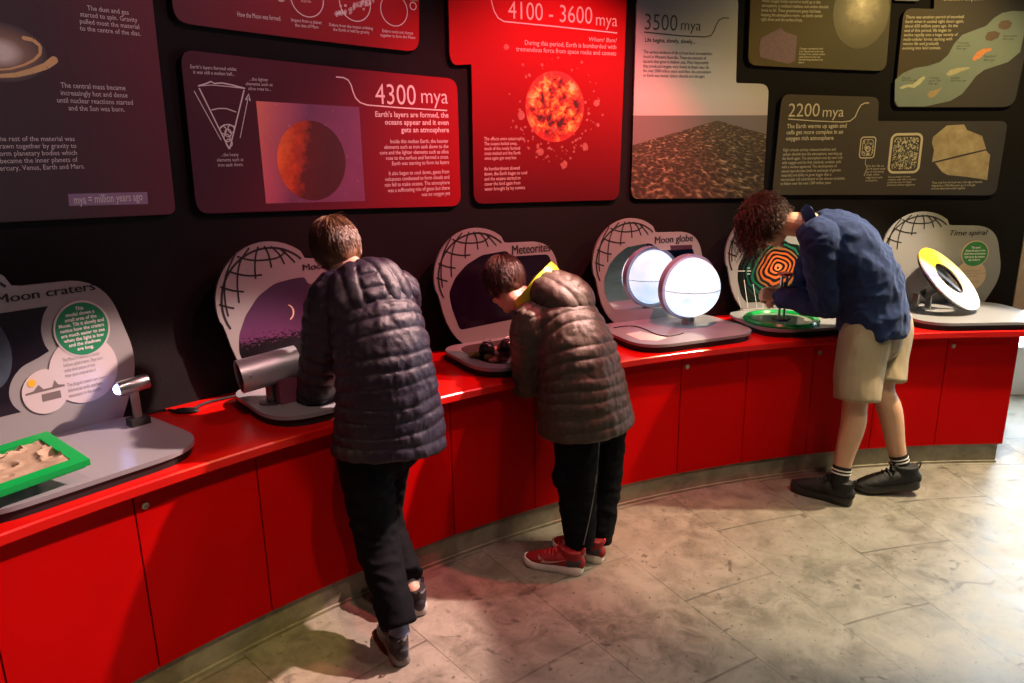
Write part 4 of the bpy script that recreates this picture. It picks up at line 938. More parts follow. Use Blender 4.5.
# bin beyond the counter
e = empty('litter_bin', (3.17, 3.93, 0), 'grey bin cut by the right edge of the frame, beyond the end of the counter', 'bin')
b = MB(); b.lathe((3.17, 3.93, 0), [(0.15, 0), (0.155, 0.02), (0.17, 0.31), (0.172, 0.32)], n=32); b.build('body', mat('grey_bin', (0.25, 0.25, 0.25), 0.5), e)
b = MB(); b.lathe((3.17, 3.93, 0.32), [(0.175, 0), (0.175, 0.015), (0.12, 0.04), (0.02, 0.05)], n=32); b.build('lid', M_BPLAS, e)
# ------------------------------------------------------------------ people
def frame(side, face):
    S = Vector(side).normalized(); F_ = Vector(face); F_ = (F_-S*F_.dot(S)).normalized(); U_ = S.cross(F_).normalized()
    return Matrix((S, F_, U_)).transposed()        # columns: right, face, up
def add_head(b, c, R, s=1.0):
    c = Vector(c); w = lambda x, y, z: c+R@Vector((x*s, y*s, z*s))
    b.ball(w(0, -0.010, 0.028), (0.073*s, 0.093*s, 0.084*s), 20, 14, R)
    b.ball(w(0, 0.026, -0.035), (0.056*s, 0.062*s, 0.072*s), 18, 12, R)
    b.ball(w(0, 0.066, -0.090), (0.024*s, 0.020*s, 0.018*s), 12, 8, R)
    b.loft([w(0, 0.086, 0.012), w(0, 0.100, -0.010), w(0, 0.108, -0.028), w(0, 0.096, -0.036)], [(0.007*s, 0.008*s), (0.009*s, 0.010*s), (0.014*s, 0.011*s), (0.011*s, 0.007*s)], side=R@Vector((1, 0, 0)), n=12)
    for k in (-1, 1):
        b.ball(w(0.030*k, 0.076, 0.020), (0.024*s, 0.010*s, 0.009*s), 10, 6, R)
        b.ball(w(0.034*k, 0.066, -0.030), (0.022*s, 0.018*s, 0.020*s), 10, 6, R)
        b.ball(w(0.076*k, -0.006, -0.006), (0.009*s, 0.018*s, 0.030*s), 12, 8, R)
        b.ball(w(0.073*k, 0.004, -0.026), (0.009*s, 0.010*s, 0.012*s), 8, 6, R)
    b.ball(w(0, 0.082, -0.056), (0.024*s, 0.010*s, 0.006*s), 12, 6, R)
    b.ball(w(0, 0.080, -0.067), (0.020*s, 0.010*s, 0.007*s), 12, 6, R)
    b.loft([w(0, -0.028, -0.10), w(0, -0.018, -0.02)], [0.050*s, 0.058*s], n=16)
def add_hand(b, wr, d, pn, curl=0.5, s=1.0, thumb=1):
    d = Vector(d).normalized(); pn = Vector(pn); pn = (pn-d*pn.dot(d)).normalized(); sd = d.cross(pn); wr = Vector(wr)
    b.loft([wr-d*0.02*s, wr+d*0.02*s, wr+d*0.055*s, wr+d*0.088*s], [(0.024*s, 0.018*s), (0.031*s, 0.017*s), (0.039*s, 0.015*s), (0.037*s, 0.012*s)], side=sd, n=16)
    for i, (o, L) in enumerate(((-0.028, 0.066), (-0.0095, 0.078), (0.0095, 0.074), (0.028, 0.058))):
        p = wr+d*(0.084-abs(o)*0.15)*s+sd*o*s; a = 0.0; pts = [p-d*0.015*s, p]; c_ = curl*(1+0.12*i)
        for f in (0.45, 0.31, 0.24):
            a += c_; p = p+(d*math.cos(a)+pn*math.sin(a))*L*f*s; pts.append(p)
        b.loft(pts, [0.0098*s, 0.0098*s, 0.0090*s, 0.0082*s, 0.0070*s], n=10, sub=3)
    q = wr+d*0.025*s-sd*0.028*s*thumb; e = (d*0.75-sd*0.62*thumb+pn*0.35).normalized(); e2 = (d*0.85-sd*0.1*thumb+pn*0.6).normalized()
    b.loft([q-e*0.01*s, q+e*0.03*s, q+e*0.03*s+e2*0.028*s, q+e*0.03*s+e2*0.05*s], [0.014*s, 0.012*s, 0.0105*s, 0.008*s], n=10, sub=3)
def nearest(co, bones):
    """arc length along, and index of, the nearest bone for every vertex"""
    best = np.full(len(co), 1e9); T_ = np.zeros(len(co)); I = np.zeros(len(co), int)
    for k, (pl, rad) in enumerate(bones):
        acc = 0.0
        for a, c in zip(pl[:-1], pl[1:]):
            a = np.array(a); c = np.array(c); v = c-a; L = np.linalg.norm(v)
            t_ = ((co-a)@v)/(L*L); tc = np.clip(t_, 0, 1)
            d = np.linalg.norm(co-(a+tc[:, None]*v), axis=1)/rad
            m = d < best
            best[m] = d[m]; T_[m] = acc+t_[m]*L if False else acc+tc[m]*L; I[m] = k
            acc += L
    return T_, I
def puff(co, no, bones, period, amp, wr=0.55, phase=0.0):
    T_, I = nearest(co, bones)
    n = len(co)
    wob = np.array([noise.noise(Vector(c)*7) for c in co])*0.012
    u = (T_+wob+phase)/period
    h = amp*(np.abs(np.sin(PI*u))**0.42)-amp*0.5
    cr = np.array([noise.noise(Vector((c[0]*34, c[1]*34, c[2]*13)))+0.6*noise.noise(Vector((c[0]*75+5, c[1]*75, c[2]*38))) for c in co])
    h = h+cr*amp*wr*np.abs(np.sin(PI*u))**0.4
    return co+no*h[:, None]
def wrinkle(co, no, amp, sc=(9, 9, 5), ridged=True):
    h = []
    for c in co:
        v = Vector((c[0]*sc[0], c[1]*sc[1], c[2]*sc[2]))
        q = noise.noise(v+noise.noise_vector(v*0.6)*0.8)
        h.append((1-abs(q)*2.4 if ridged else q)+0.35*noise.noise(v*2.7))
    return co+no*(np.array(h)*amp)[:, None]
def hair(name, c, R, s, mat_, par, n=1400, length=0.05, thick=0.0016, fringe=None, seed=1, lift=0.010, curl=0.0, low=-0.055):
    rnd = random.Random(seed); c = Vector(c); b = MB()
    cen = Vector((0, -0.022, 0.026)); rr = Vector((0.081, 0.094, 0.096))
    b.ball(c+R@(cen*s), tuple(x*s for x in rr), 24, 16, R)
    b.ball(c+R@(Vector((0, -0.052, -0.025))*s), (0.060*s, 0.046*s, 0.052*s), 18, 10, R)
    b.v = [tuple(Vector(v)+noise.noise_vector(Vector(v)*40)*0.005) for v in b.v]
    k = 0
    grav = R.inverted()@Vector((0, 0, -1))
    while k < n:
        th = rnd.uniform(0, 2*PI); zz = rnd.uniform(-1, 1); q = math.sqrt(1-zz*zz)
        u = Vector((q*math.cos(th), q*math.sin(th), zz)); p = cen+Vector((u.x*rr.x, u.y*rr.y, u.z*rr.z))
        if p.z < low-0.015 or (p.z < low+0.02 and abs(p.x) > 0.06) or (p.y > 0.045 and p.z < 0.045) or (p.y > 0.0 and p.z < -0.01): continue
        k += 1
        nrm = Vector((u.x/rr.x, u.y/rr.y, u.z/rr.z)).normalized()
        cw = Vector((0.012, -0.045, 0.115)); fl = (p-cw); fl = fl-nrm*fl.dot(nrm)
        if fl.length < 0.01: fl = Vector((rnd.uniform(-1, 1), rnd.uniform(-1, 1), 0))
        fl.normalize(); sw = nrm.cross(fl); fl = (fl+sw*rnd.uniform(-0.35, 0.55)).normalized()
        L = length*rnd.uniform(0.6, 1.2); li = lift*rnd.uniform(0.4, 1.6)
        isf = fringe and p.y > 0.015 and p.z > 0.02
        if isf: L = fringe*rnd.uniform(0.5, 1.15)
        pts = [p]; d = (fl+nrm*0.35).normalized(); m = 7 if isf else 4
        ph = rnd.uniform(0, 6.28); cu = curl*rnd.uniform(0.5, 1.4)
        for j in range(m):
            if isf: d = (d+grav*0.38).normalized()
            else: d = (d+fl*0.35+grav*0.10-nrm*0.12).normalized()
            st = d*L/m+(sw*math.cos(ph+j*1.7)+nrm*math.sin(ph+j*1.7))*cu*L/m
            pn_ = pts[-1]+st
            e = pn_-cen; ql = math.sqrt((e.x/rr.x)**2+(e.y/rr.y)**2+(e.z/rr.z)**2)
            mn = 1.0+li/0.09*(0.4+0.6*j/m)
            if ql < mn and not isf: pn_ = cen+e*(mn/ql)
            elif ql < mn: pn_ = cen+e*(mn/ql)
            pts.append(pn_)
        pts = [c+R@(v*s) for v in pts]
        tk = thick*rnd.uniform(0.7, 1.5)*s; vs = []
        for j, v in enumerate(pts):
            dd = (pts[min(j+1, len(pts)-1)]-pts[max(j-1, 0)]).normalized(); A = dd.orthogonal().normalized(); B = dd.cross(A); w_ = tk*(1-0.8*j/(len(pts)-1))
            vs += [v+A*w_, v-A*w_*0.5+B*w_*0.87, v-A*w_*0.5-B*w_*0.87]
        b.add(vs, [(3*j+i, 3*j+(i+1) % 3, 3*j+3+(i+1) % 3, 3*j+3+i) for j in range(len(pts)-1) for i in range(3)])
    return b.build(name, mat_, par, angle=180, fixn=False)
def eyes(c, R, s, par):
    c = Vector(c)
    for k in (-1, 1):
        b = MB(); b.ball(c+R@(Vector((0.030*k, 0.076, 0.002))*s), 0.0115*s, 14, 10, R); b.build('eye', M_EYE, par)
M_EYE = mat('eye', (0.25, 0.22, 0.2), 0.1)
def shoe(par, heel, toe, lift=0.0, s=1.0, upper=None, sole=None, lace=None, label=None, swoosh=None, accent=None):
    """heel and toe = ends of the sole on the floor; lift = how far the heel is raised"""
    heel = Vector((heel[0], heel[1], 0)); toe = Vector((toe[0], toe[1], 0)); heel = heel+Vector((0, 0, lift))
    Y = (toe-heel); L = Y.length; Y.normalize(); X = Y.cross(Vector((0, 0, 1))).normalized(); Z = X.cross(Y)
    k = L/0.27; w = lambda x, y, z: heel+X*x*k+Y*y*k+Z*z*k
    b = MB()
    b.loft([w(0, 0.012, 0.050), w(0, 0.05, 0.055), w(0, 0.11, 0.058), w(0.0, 0.16, 0.050), w(0.002, 0.21, 0.040), w(0.004, 0.252, 0.032)],
           [(0.026*k, 0.030*k), (0.036*k, 0.036*k), (0.038*k, 0.036*k), (0.043*k, 0.031*k), (0.044*k, 0.024*k), (0.030*k, 0.015*k)], side=X, n=20)
    b.loft([w(0, 0.045, 0.05), w(0, 0.050, 0.085), w(0, 0.050, 0.108)], [(0.034*k, 0.042*k), (0.035*k, 0.047*k), (0.037*k, 0.047*k)], side=X, n=20, caps=False)
    b.loft([w(0, 0.085, 0.075), w(0, 0.108, 0.088), w(0, 0.098, 0.118)], [(0.024*k, 0.020*k), (0.022*k, 0.012*k), (0.022*k, 0.007*k)], side=X, n=14)
    co, no, fs = fuse(b, 0.0045, 5); co = wrinkle(co, no, 0.0008, (40, 40, 30))
    o = skin('shoe', co, fs, upper, par)
    if label: o['label'] = label
    out = [(-0.018, 0.002), (-0.034, 0.02), (-0.037, 0.06), (-0.033, 0.11), (-0.042, 0.17), (-0.046, 0.21), (-0.036, 0.25), (-0.012, 0.27), (0.016, 0.27), (0.038, 0.25), (0.048, 0.21), (0.045, 0.17), (0.036, 0.11), (0.037, 0.06), (0.034, 0.02), (0.018, 0.002)]
    out = roundpoly(out, 0.012, 3); n = len(out); b = MB(); vs = []
    for zf, sc in ((0.0, 0.93), (0.004, 1.0), (0.020, 1.03), (0.028, 1.0), (0.034, 0.94)):
        for x, y in out:
            sp = 0.012*max(0, (y-0.2)/0.07)**2+0.004*max(0, (0.03-y)/0.03)
            hh = zf*(1.0 if y > 0.12 else 1.0+0.25*(0.12-y)/0.12)
            vs.append(w(x*sc, 0.135+(y-0.135)*(0.985+0.02*(sc-0.93)/0.07), hh+sp*(1 if zf < 0.02 else 0.7)))
    fs = [(i*n+j, i*n+(j+1) % n, (i+1)*n+(j+1) % n, (i+1)*n+j) for i in range(4) for j in range(n)]+[tuple(range(n))[::-1], tuple(range(4*n, 5*n))]
    b.add(vs, fs); b.build('sole', sole, o, angle=50)
    b = MB()
    for i in range(5):
        y = 0.112+0.017*i; zt = 0.104-0.0085*i
        b.loft([w(-0.028, y, zt-0.016), w(-0.012, y+0.004, zt), w(0.012, y+0.004, zt), w(0.028, y, zt-0.016)], [0.0030*k]*4, n=6, sub=2)
    for q in (-1, 1):
        b.loft([w(0, 0.112, 0.108), w(0.022*q, 0.118, 0.120), w(0.036*q, 0.112, 0.104), w(0.014*q, 0.110, 0.100)], [0.0026*k]*4, n=6, sub=3)
    b.build('laces', lace, o)
    b = MB(); b.loft([w(0, 0.008, 0.082), w(0, -0.006, 0.108), w(0, -0.004, 0.122), w(0, 0.008, 0.112)], [(0.006*k, 0.0022*k)]*4, side=X, n=8); b.build('heel_tab', lace, o)
    if accent:
        b = MB(); b.loft([w(0, 0.010, 0.048), w(0, 0.044, 0.056), w(0, 0.066, 0.056)], [(0.0275*k, 0.0315*k), (0.0375*k, 0.0375*k), (0.0385*k, 0.034*k)], side=X, n=20, caps=False); b.build('heel_panel', accent, o)
    if swoosh:
        # check-shaped emblem on both flanks
        top = [(0.190, 0.080), (0.178, 0.062), (0.160, 0.054), (0.135, 0.056), (0.100, 0.063), (0.060, 0.076)]
        bot = [(0.190, 0.080), (0.190, 0.056), (0.176, 0.043), (0.150, 0.042), (0.108, 0.053), (0.060, 0.076)]
        tree = BVHTree.FromPolygons([tuple(v.co) for v in o.data.vertices], [tuple(p.vertices) for p in o.data.polygons])
        off = par.location
        for q in (-1, 1):
            b = MB(); vs = []
            for a_, c_ in zip(top, bot):
                for (y, z) in (a_, c_):
                    st = w(0.08*q, y, z)-off; hit = tree.ray_cast(st, -X*q)[0]
                    vs.append((hit if hit is not None else w(0.042*q, y, z)-off)+off+X*q*0.0018)
            b.add(vs, [(2*i, 2*i+1, 2*i+3, 2*i+2) for i in range(5)]); b.build('emblem', swoosh, o, fixn=False)
    return o
def V(*a): return Vector(a)
def body_common(b, J, s=1.0, sl=1.0):
    b.loft([J['pel'], J['pel'].lerp(J['neck'], 0.5)+J['back']*0.03, J['neck']], [(0.11*s, 0.08*s), (0.11*s, 0.08*s), (0.05*s, 0.05*s)], side=J['S'], n=16)
    for k in 'LR':
        b.loft([J['hip'+k], J['knee'+k], J['ank'+k]], [0.060*s, 0.042*s, 0.030*s], n=14)
        b.loft([J['ank'+k], J['ank'+k]+V(0, 0, -0.03), J['ank'+k]+V(0, 0, -0.045)+J['foot'+k]*0.08], [(0.028*s, 0.03*s), (0.024*s, 0.020*s), (0.024*s, 0.008*s)], n=12)
        b.loft([J['sh'+k], J['el'+k], J['wr'+k]], [0.038*s, 0.030*s, 0.021*s], n=12)
        b.ball(J['sh'+k], 0.045*s, 12, 8)
    b.loft([J['neck'], J['headc']+J['R']@V(0, -0.02, -0.05)], [0.052*s, 0.048*s], n=14)
    add_head(b, J['headc'], J['R'], s)
def mats_cloth(name, col, rough=0.5, sheen=0.0, bump=0.3, bscale=220, var=0.2, coat=0.0):
    t = NT(name); f = t.noise(12, 4)
    t.set(Base_Color=t.mix(f, tuple(x*(1-var) for x in col), tuple(x*(1+var) for x in col)), Roughness=rough, Specular_IOR_Level=0.35 if rough < 0.7 else 0.1, Sheen_Weight=0)
    a = t.noise(bscale, 3); c = t.noise(70, 5, rough=0.75, dist=1.4)
    t.bump(t.math('ADD', t.math('MULTIPLY', a, 0.4), c), bump, 0.004); return t.m
def skinm(name, col):
    t = NT(name); f = t.noise(30, 4)
    t.set(Base_Color=t.mix(f, tuple(x*0.88 for x in col), col), Roughness=0.5, Subsurface_Weight=0.1); t.bump(t.noise(200, 3), 0.1, 0.002); return t.m
M_SKIN = skinm('skin', (0.55, 0.33, 0.24))
M_SKIN2 = skinm('skin_warm', (0.62, 0.36, 0.23))
def hairm(name, c1, c2):
    t = NT(name); t.set(Base_Color=t.mix(t.noise(60, 4), c1, c2), Roughness=0.42, Specular_IOR_Level=0.5); return t.m
def jacket(par, J, period, mat_, hem_r, lab, hood_r=0.075, amp=0.0088, sleeveL=True, zip_=None, lining=None, phase=0.0, front=0.0, hoodscale=1.0):
    b = MB(); S = J['S']; tp = J['torso']
    b.loft(tp, J['trad'], side=S, n=32, sub=5, caps=False)
    for k in 'LR':
        p = [J['neck'].lerp(J['sh'+k], 0.55), J['sh'+k], J['el'+k], J['wr'+k]]
        b.loft(p, [0.072, 0.080, 0.068, 0.046], n=18, sub=5)
    co, no, fs = fuse(b, 0.0065, 8)
    bones = [([tuple(q) for q in tp], 0.17)]+[([tuple(J['sh'+k]), tuple(J['el'+k]), tuple(J['wr'+k])], 0.075) for k in 'LR']
    co = puff(co, no, bones, period, amp, phase=phase)
    jk = skin('puffer_jacket', co, fs, mat_, par); jk['label'] = lab
    # hood lying round the neck
    N = J['hoodn']; Fc = J['F']; Bk = J['hoodback']; c0 = J['hoodc']; h1, h2, h3 = J['hoodr']
    Rh = frame(S, -Bk.cross(S)); T3 = Rh@V(0, 1, 0)
    b = MB(); pts = []; rs = []
    for i, a in enumerate(range(-140, 141, 20)):
        t_ = math.radians(a); w_ = max(0, math.cos(t_))
        p_ = N+S*math.sin(t_)*h1*0.60+J['hoodup']*(0.01*w_)-Fc*math.cos(t_)*0.075
        pts.append(p_.lerp(c0, 0.25*w_)); rs.append((0.030+0.022*w_, 0.026+0.020*w_))
    b.loft(pts, rs, side=[Bk]*len(pts), n=20, sub=4)
    b.ball(c0, (h1, h3, h2), 32, 20, Rh)
    b.ball(c0-Bk*h2*0.35, (h1*0.92, h3*0.95, h2*0.85), 28, 18, Rh)
    co, no, fs = fuse(b, 0.006, 8)
    rel = co-np.array(c0)
    su = rel@np.array(S); bu = rel@np.array(Bk)
    arc_ = np.abs(su)-0.040+(bu/h2)**2*0.022
    q1_ = np.abs(np.sin(PI*arc_/0.050)); q2_ = np.abs(np.sin(PI*(bu+0.01)/0.050)); inner = arc_ < 0
    h = np.where(inner, np.minimum(q2_, np.abs(arc_)/0.012), q1_)
    h = np.clip(h, 0, 1)**0.5*amp*1.1-amp*0.6
    cr = np.array([noise.noise(Vector(c)*40) for c in co])*amp*0.3
    co = co+no*(h+cr)[:, None]
    hd = skin('hood', co, fs, mat_, jk)
    # cuffs and hem band
    for k in 'LR':
        d = (J['wr'+k]-J['el'+k]).normalized()
        b = MB(); b.loft([J['wr'+k]-d*0.004, J['wr'+k]+d*0.026], [0.037, 0.034], n=16, sub=1, caps=False); b.build('cuff', mat_, jk)
    return jk
# ---- child in the purplish puffer jacket
def mk(**kw):
    return {k: at(*v) for k, v in kw.items()}
J = mk(pel=(386, 428, 2.38), hipL=(364, 440, 2.33), hipR=(392, 436, 2.44), kneeL=(375, 530, 2.31), ankL=(399, 626, 2.13), kneeR=(386, 512, 2.56), ankR=(413, 590, 2.39), neck=(360, 277, 2.54), headc=(338, 252, 2.62),
       shL=(330, 303, 2.45), shR=(400, 298, 2.62), elL=(318, 380, 2.50), wrL=(308, 416, 2.68), elR=(378, 345, 2.86), wrR=(330, 372, 2.88), hoodc=(370, 297, 2.41), hoodn=(354, 274, 2.53))
J['R'] = frame((0.88, 0.36, 0.24), (-0.36, 0.75, -0.55)); J['S'] = V(0.84, 0.50, 0.16).normalized(); J['F'] = V(-0.50, 0.80, -0.2).normalized(); J['back'] = V(0.3, -0.6, 0.2)
J['footL'] = V(-0.4, 0.9, 0).normalized(); J['footR'] = V(-0.25, 0.95, 0).normalized()
J['hoodback'] = V(0.28, -0.35, -0.88).normalized(); J['hoodup'] = V(-0.1, 0.2, 0.97).normalized(); J['hoodr'] = (0.150, 0.110, 0.080)
J['torso'] = [at(390, 451, 2.36), at(390, 425, 2.37), at(387, 385, 2.37), at(381, 345, 2.39), at(372, 308, 2.44), at(362, 281, 2.52)]
J['trad'] = [(0.200, 0.148), (0.192, 0.145), (0.172, 0.138), (0.160, 0.132), (0.148, 0.115), (0.085, 0.075)]
e = empty('person', (J['pel'].x, J['pel'].y, 0), 'child in a dark purplish puffer jacket and black trousers, bending over the dusk sky exhibit', 'person')
b = MB(); body_common(b, J, 0.97)
add_hand(b, J['wrL'], J['wrL']-J['elL'], (0.6, 0.2, -0.3), 0.45, 0.82, 1); add_hand(b, J['wrR'], J['wrR']-J['elR'], (-0.5, 0.2, -0.6), 0.45, 0.82, -1)
co, no, fs = fuse(b, 0.0045, 3); skin('body', co, fs, M_SKIN, e); eyes(J['headc'], J['R'], 0.97, e)
hair('hair', J['headc'], J['R'], 1.0, hairm('brown_hair', (0.10, 0.045, 0.022), (0.20, 0.10, 0.05)), e, 1700, 0.046, 0.0015, seed=2, lift=0.009)
M_J1 = mats_cloth('purplish_nylon', (0.018, 0.013, 0.025), 0.40, 0.0, 0.55)
M_TR = mats_cloth('black_cotton', (0.004, 0.0045, 0.006), 0.85, 0.1, 0.3)
jk = jacket(e, J, 0.049, M_J1, 0.19, 'dark purplish quilted puffer jacket with hood')
b = MB()
b.loft([J['pel']+V(0, 0, 0.05), J['pel']+V(0, 0, -0.06)], [(0.150, 0.115), (0.150, 0.120)], side=J['S'], n=20)
b.loft([J['hipL'], J['kneeL'], J['kneeL'].lerp(J['ankL'], 0.6), J['ankL']+V(0, 0, 0.0)], [0.098, 0.078, 0.066, 0.058], n=18, sub=6, caps=False)
b.loft([J['hipR'], J['kneeR'], J['kneeR'].lerp(J['ankR'], 0.6), J['ankR']+V(-0.005, 0, 0.055)], [0.085, 0.062, 0.054, 0.048], n=18, sub=6, caps=False)
co, no, fs = fuse(b, 0.007, 6); co = wrinkle(co, no, 0.0055, (13, 13, 20)); skin('trousers', co, fs, M_TR, e)['label'] = 'loose black trousers'
M_SHB = mat('black_shoe', (0.012, 0.011, 0.014), 0.5, var=0.3); M_SOLW = mat('grey_white_sole', (0.42, 0.40, 0.38), 0.5)
shoe(e, (-0.375, 2.075), (-0.47, 2.30), 0.0, 1, M_SHB, mat('dark_sole', (0.16, 0.15, 0.15), 0.5), M_SHB)
shoe(e, (-0.35, 2.345), (-0.41, 2.575), 0.0, 1, M_SHB, M_SOLW, M_SHB)
for k in 'LR':
    u_ = (J['knee'+k]-J['ank'+k]).normalized(); b = MB(); b.loft([J['ank'+k]+u_*(0.015 if k == 'L' else 0.075), J['ank'+k]+V(0, 0, -0.03)], [0.034, 0.036], n=16, sub=2, caps=False); b.build('sock', mat('grey_blue_sock', (0.16, 0.16, 0.24), 0.8), e)
# ---- child in the olive puffer jacket
J = mk(pel=(592, 405, 2.80), hipL=(577, 412, 2.74), hipR=(604, 405, 2.87), kneeL=(572, 482, 2.74), ankL=(579, 548, 2.66), kneeR=(598, 474, 2.85), ankR=(597, 543, 2.76), neck=(545, 304, 2.98), headc=(505, 285, 3.03),
       shL=(530, 328, 2.83), shR=(568, 312, 3.10), elL=(528, 382, 2.92), wrL=(503, 368, 3.06), elR=(540, 352, 3.20), wrR=(505, 350, 3.22), hoodc=(565, 297, 2.90), hoodn=(543, 297, 2.97))
J['R'] = frame((0.90, 0.42, 0.08), (-0.28, 0.70, -0.66)); J['S'] = V(0.45, 0.89, 0.0).normalized(); J['F'] = V(-0.82, 0.42, -0.42).normalized(); J['back'] = V(0.6, -0.4, 0.3)
J['footL'] = V(-0.92, 0.38, 0).normalized(); J['footR'] = V(-0.8, 0.55, 0).normalized()
J['hoodback'] = V(0.80, -0.25, -0.40).normalized(); J['hoodup'] = V(-0.1, -0.05, 0.97).normalized(); J['hoodr'] = (0.140, 0.120, 0.088)
J['torso'] = [at(586, 426, 2.80), at(583, 404, 2.80), at(580, 370, 2.81), at(573, 340, 2.84), at(562, 316, 2.90), at(547, 303, 2.96)]
J['trad'] = [(0.190, 0.198), (0.185, 0.188), (0.172, 0.165), (0.160, 0.145), (0.148, 0.115), (0.085, 0.075)]
e = empty('person', (J['pel'].x, J['pel'].y, 0), 'child in an olive brown puffer jacket and red trainers, bending over the Meteorites exhibit', 'person')
b = MB(); body_common(b, J, 0.93)
add_hand(b, J['wrL'], J['wrL']-J['elL']+V(0, 0, -0.12), (0.1, 0.2, -0.9), 0.5, 0.78, 1); add_hand(b, J['wrR'], J['wrR']-J['elR'], (-0.2, 0.1, -0.9), 0.5, 0.78, -1)
co, no, fs = fuse(b, 0.0045, 3); skin('body', co, fs, M_SKIN, e); eyes(J['headc'], J['R'], 0.93, e)
hair('hair', J['headc'], J['R'], 0.98, hairm('dark_brown_hair', (0.045, 0.018, 0.012), (0.10, 0.04, 0.025)), e, 1700, 0.05, 0.0015, seed=4, lift=0.009)
M_J2 = mats_cloth('olive_brown_nylon', (0.075, 0.062, 0.046), 0.42, 0.0, 0.6)
jk = jacket(e, J, 0.047, M_J2, 0.19, 'olive brown quilted puffer jacket with hood', hoodscale=0.98)
# bright lining at the hood opening, round the neck
b = MB(); ax_ = V(-0.72, 0.16, 0.66).normalized(); cc_ = at(537, 288, 2.98)
b.lathe(cc_, [(0.118, -0.030), (0.124, 0.0), (0.120, 0.030), (0.113, 0.032), (0.112, 0.0), (0.108, -0.030)], axis=ax_, n=40, close=True)
b.v = [tuple(Vector(v)+noise.noise_vector(Vector(v)*14)*0.010) for v in b.v]
bl = b.build('hood_lining', mat('hi_vis_yellow', (0.70, 0.85, 0.02), 0.5), jk, angle=60); bl['label'] = 'bright yellow hood lining'
b = MB()
b.loft([J['pel']+V(0, 0, 0.05), J['pel']+V(0, 0, -0.06)], [(0.145, 0.115), (0.145, 0.120)], side=J['S'], n=20)
for k in 'LR':
    b.loft([J['hip'+k], J['knee'+k]+V(0.02, -0.01, 0), J['knee'+k].lerp(J['ank'+k], 0.6)+V(0.01, 0, 0), J['ank'+k]+V(0.005, 0, 0.0)], [(0.098), 0.080, 0.070, 0.050], n=18, sub=6, caps=False)
b.ball(J['hipL'].lerp(J['kneeL'], 0.85)+V(-0.055, -0.04, 0), (0.03, 0.05, 0.06), 12, 8)
co, no, fs = fuse(b, 0.007, 6); co = wrinkle(co, no, 0.005, (13, 13, 22)); tr = skin('cargo_trousers', co, fs, M_TR, e); tr['label'] = 'black cargo trousers with thin grey piping'
tree = BVHTree.FromPolygons([tuple(v.co) for v in tr.data.vertices], [tuple(p.vertices) for p in tr.data.polygons])
b = MB(); vs = []
for i in range(30):
    f = i/29; q = at(600+(583-600)*f+4*math.sin(f*3), 425+(545-425)*f, 2.78-0.10*f); cp0 = V(0, 0, EYE_H); d = (q-cp0).normalized()
    hit = tree.ray_cast(cp0-e.location, d)[0]
    if hit is None: continue
    hit = hit+e.location-d*0.003
    vs += [hit+V(0.0022, 0, 0), hit-V(0.0022, 0, 0)]
n = len(vs)//2; b.add(vs, [(2*i, 2*i+1, 2*i+3, 2*i+2) for i in range(n-1)]); b.build('piping', mat('grey_piping', (0.16, 0.16, 0.17), 0.6), tr, fixn=False)
M_RSH = mat('red_mesh_shoe', (0.26, 0.006, 0.010), 0.6, var=0.2, scale=150, bump=0.4, bscale=500); M_WSO = mat('white_sole', (0.72, 0.68, 0.62), 0.5); M_GSH = mat('dark_grey_shoe', (0.035, 0.035, 0.045), 0.6)
M_RL = mat('red_laces', (0.6, 0.01, 0.015), 0.6); M_EM = mat('pale_emblem', (0.55, 0.30, 0.26), 0.5)
shoe(e, (0.272, 2.612), (0.038, 2.705), 0.0, 1, M_RSH, M_WSO, M_RL, 'red trainer with white sole and check-shaped emblem', M_EM, M_GSH)
shoe(e, (0.362, 2.69), (0.165, 2.835), 0.0, 1, M_RSH, M_WSO, M_RL, 'red trainer with white sole, half behind the other', M_EM, M_GSH)
# ---- person in the navy shirt and beige shorts
J = mk(pel=(874, 322, 3.36), hipL=(864, 332, 3.30), hipR=(888, 328, 3.44), kneeL=(855, 402, 3.24), ankL=(840, 478, 3.19), kneeR=(882, 388, 3.36), ankR=(901, 466, 3.30), neck=(808, 224, 3.45), headc=(766, 224, 3.52),
       shL=(822, 244, 3.32), shR=(822, 236, 3.58), elL=(827, 305, 3.38), wrL=(781, 297, 3.56), elR=(806, 292, 3.68), wrR=(786, 298, 3.66))
J['R'] = frame((0.30, 0.95, 0.05), (-0.25, 0.10, -0.95)); J['S'] = V(0.28, 0.96, 0.0).normalized(); J['F'] = V(-0.72, 0.20, -0.62).normalized(); J['back'] = V(0.6, -0.2, 0.6)
J['footL'] = V(-0.75, 0.66, 0).normalized(); J['footR'] = V(-0.96, 0.25, 0).normalized()
e = empty('person', (J['pel'].x, J['pel'].y, 0), 'person in a navy shirt and beige shorts, bending over the orange swirl exhibit', 'person')
b = MB(); s = 1.0
b.loft([J['pel'], at(852, 262, 3.40), J['neck']], [(0.12, 0.09), (0.12, 0.09), (0.055, 0.055)], side=J['S'], n=16)
b.loft([J['hipL'], J['hipL'].lerp(J['kneeL'], 0.5), J['kneeL'], J['kneeL'].lerp(J['ankL'], 0.30)+V(0.012, 0, 0), J['kneeL'].lerp(J['ankL'], 0.7), J['ankL']], [0.080, 0.072, 0.056, 0.056, 0.044, 0.034], n=18)
b.loft([J['hipR'], J['hipR'].lerp(J['kneeR'], 0.5), J['kneeR'], J['kneeR'].lerp(J['ankR'], 0.30)+V(0.012, 0, 0), J['kneeR'].lerp(J['ankR'], 0.7), J['ankR']], [0.080, 0.072, 0.056, 0.056, 0.044, 0.034], n=18)
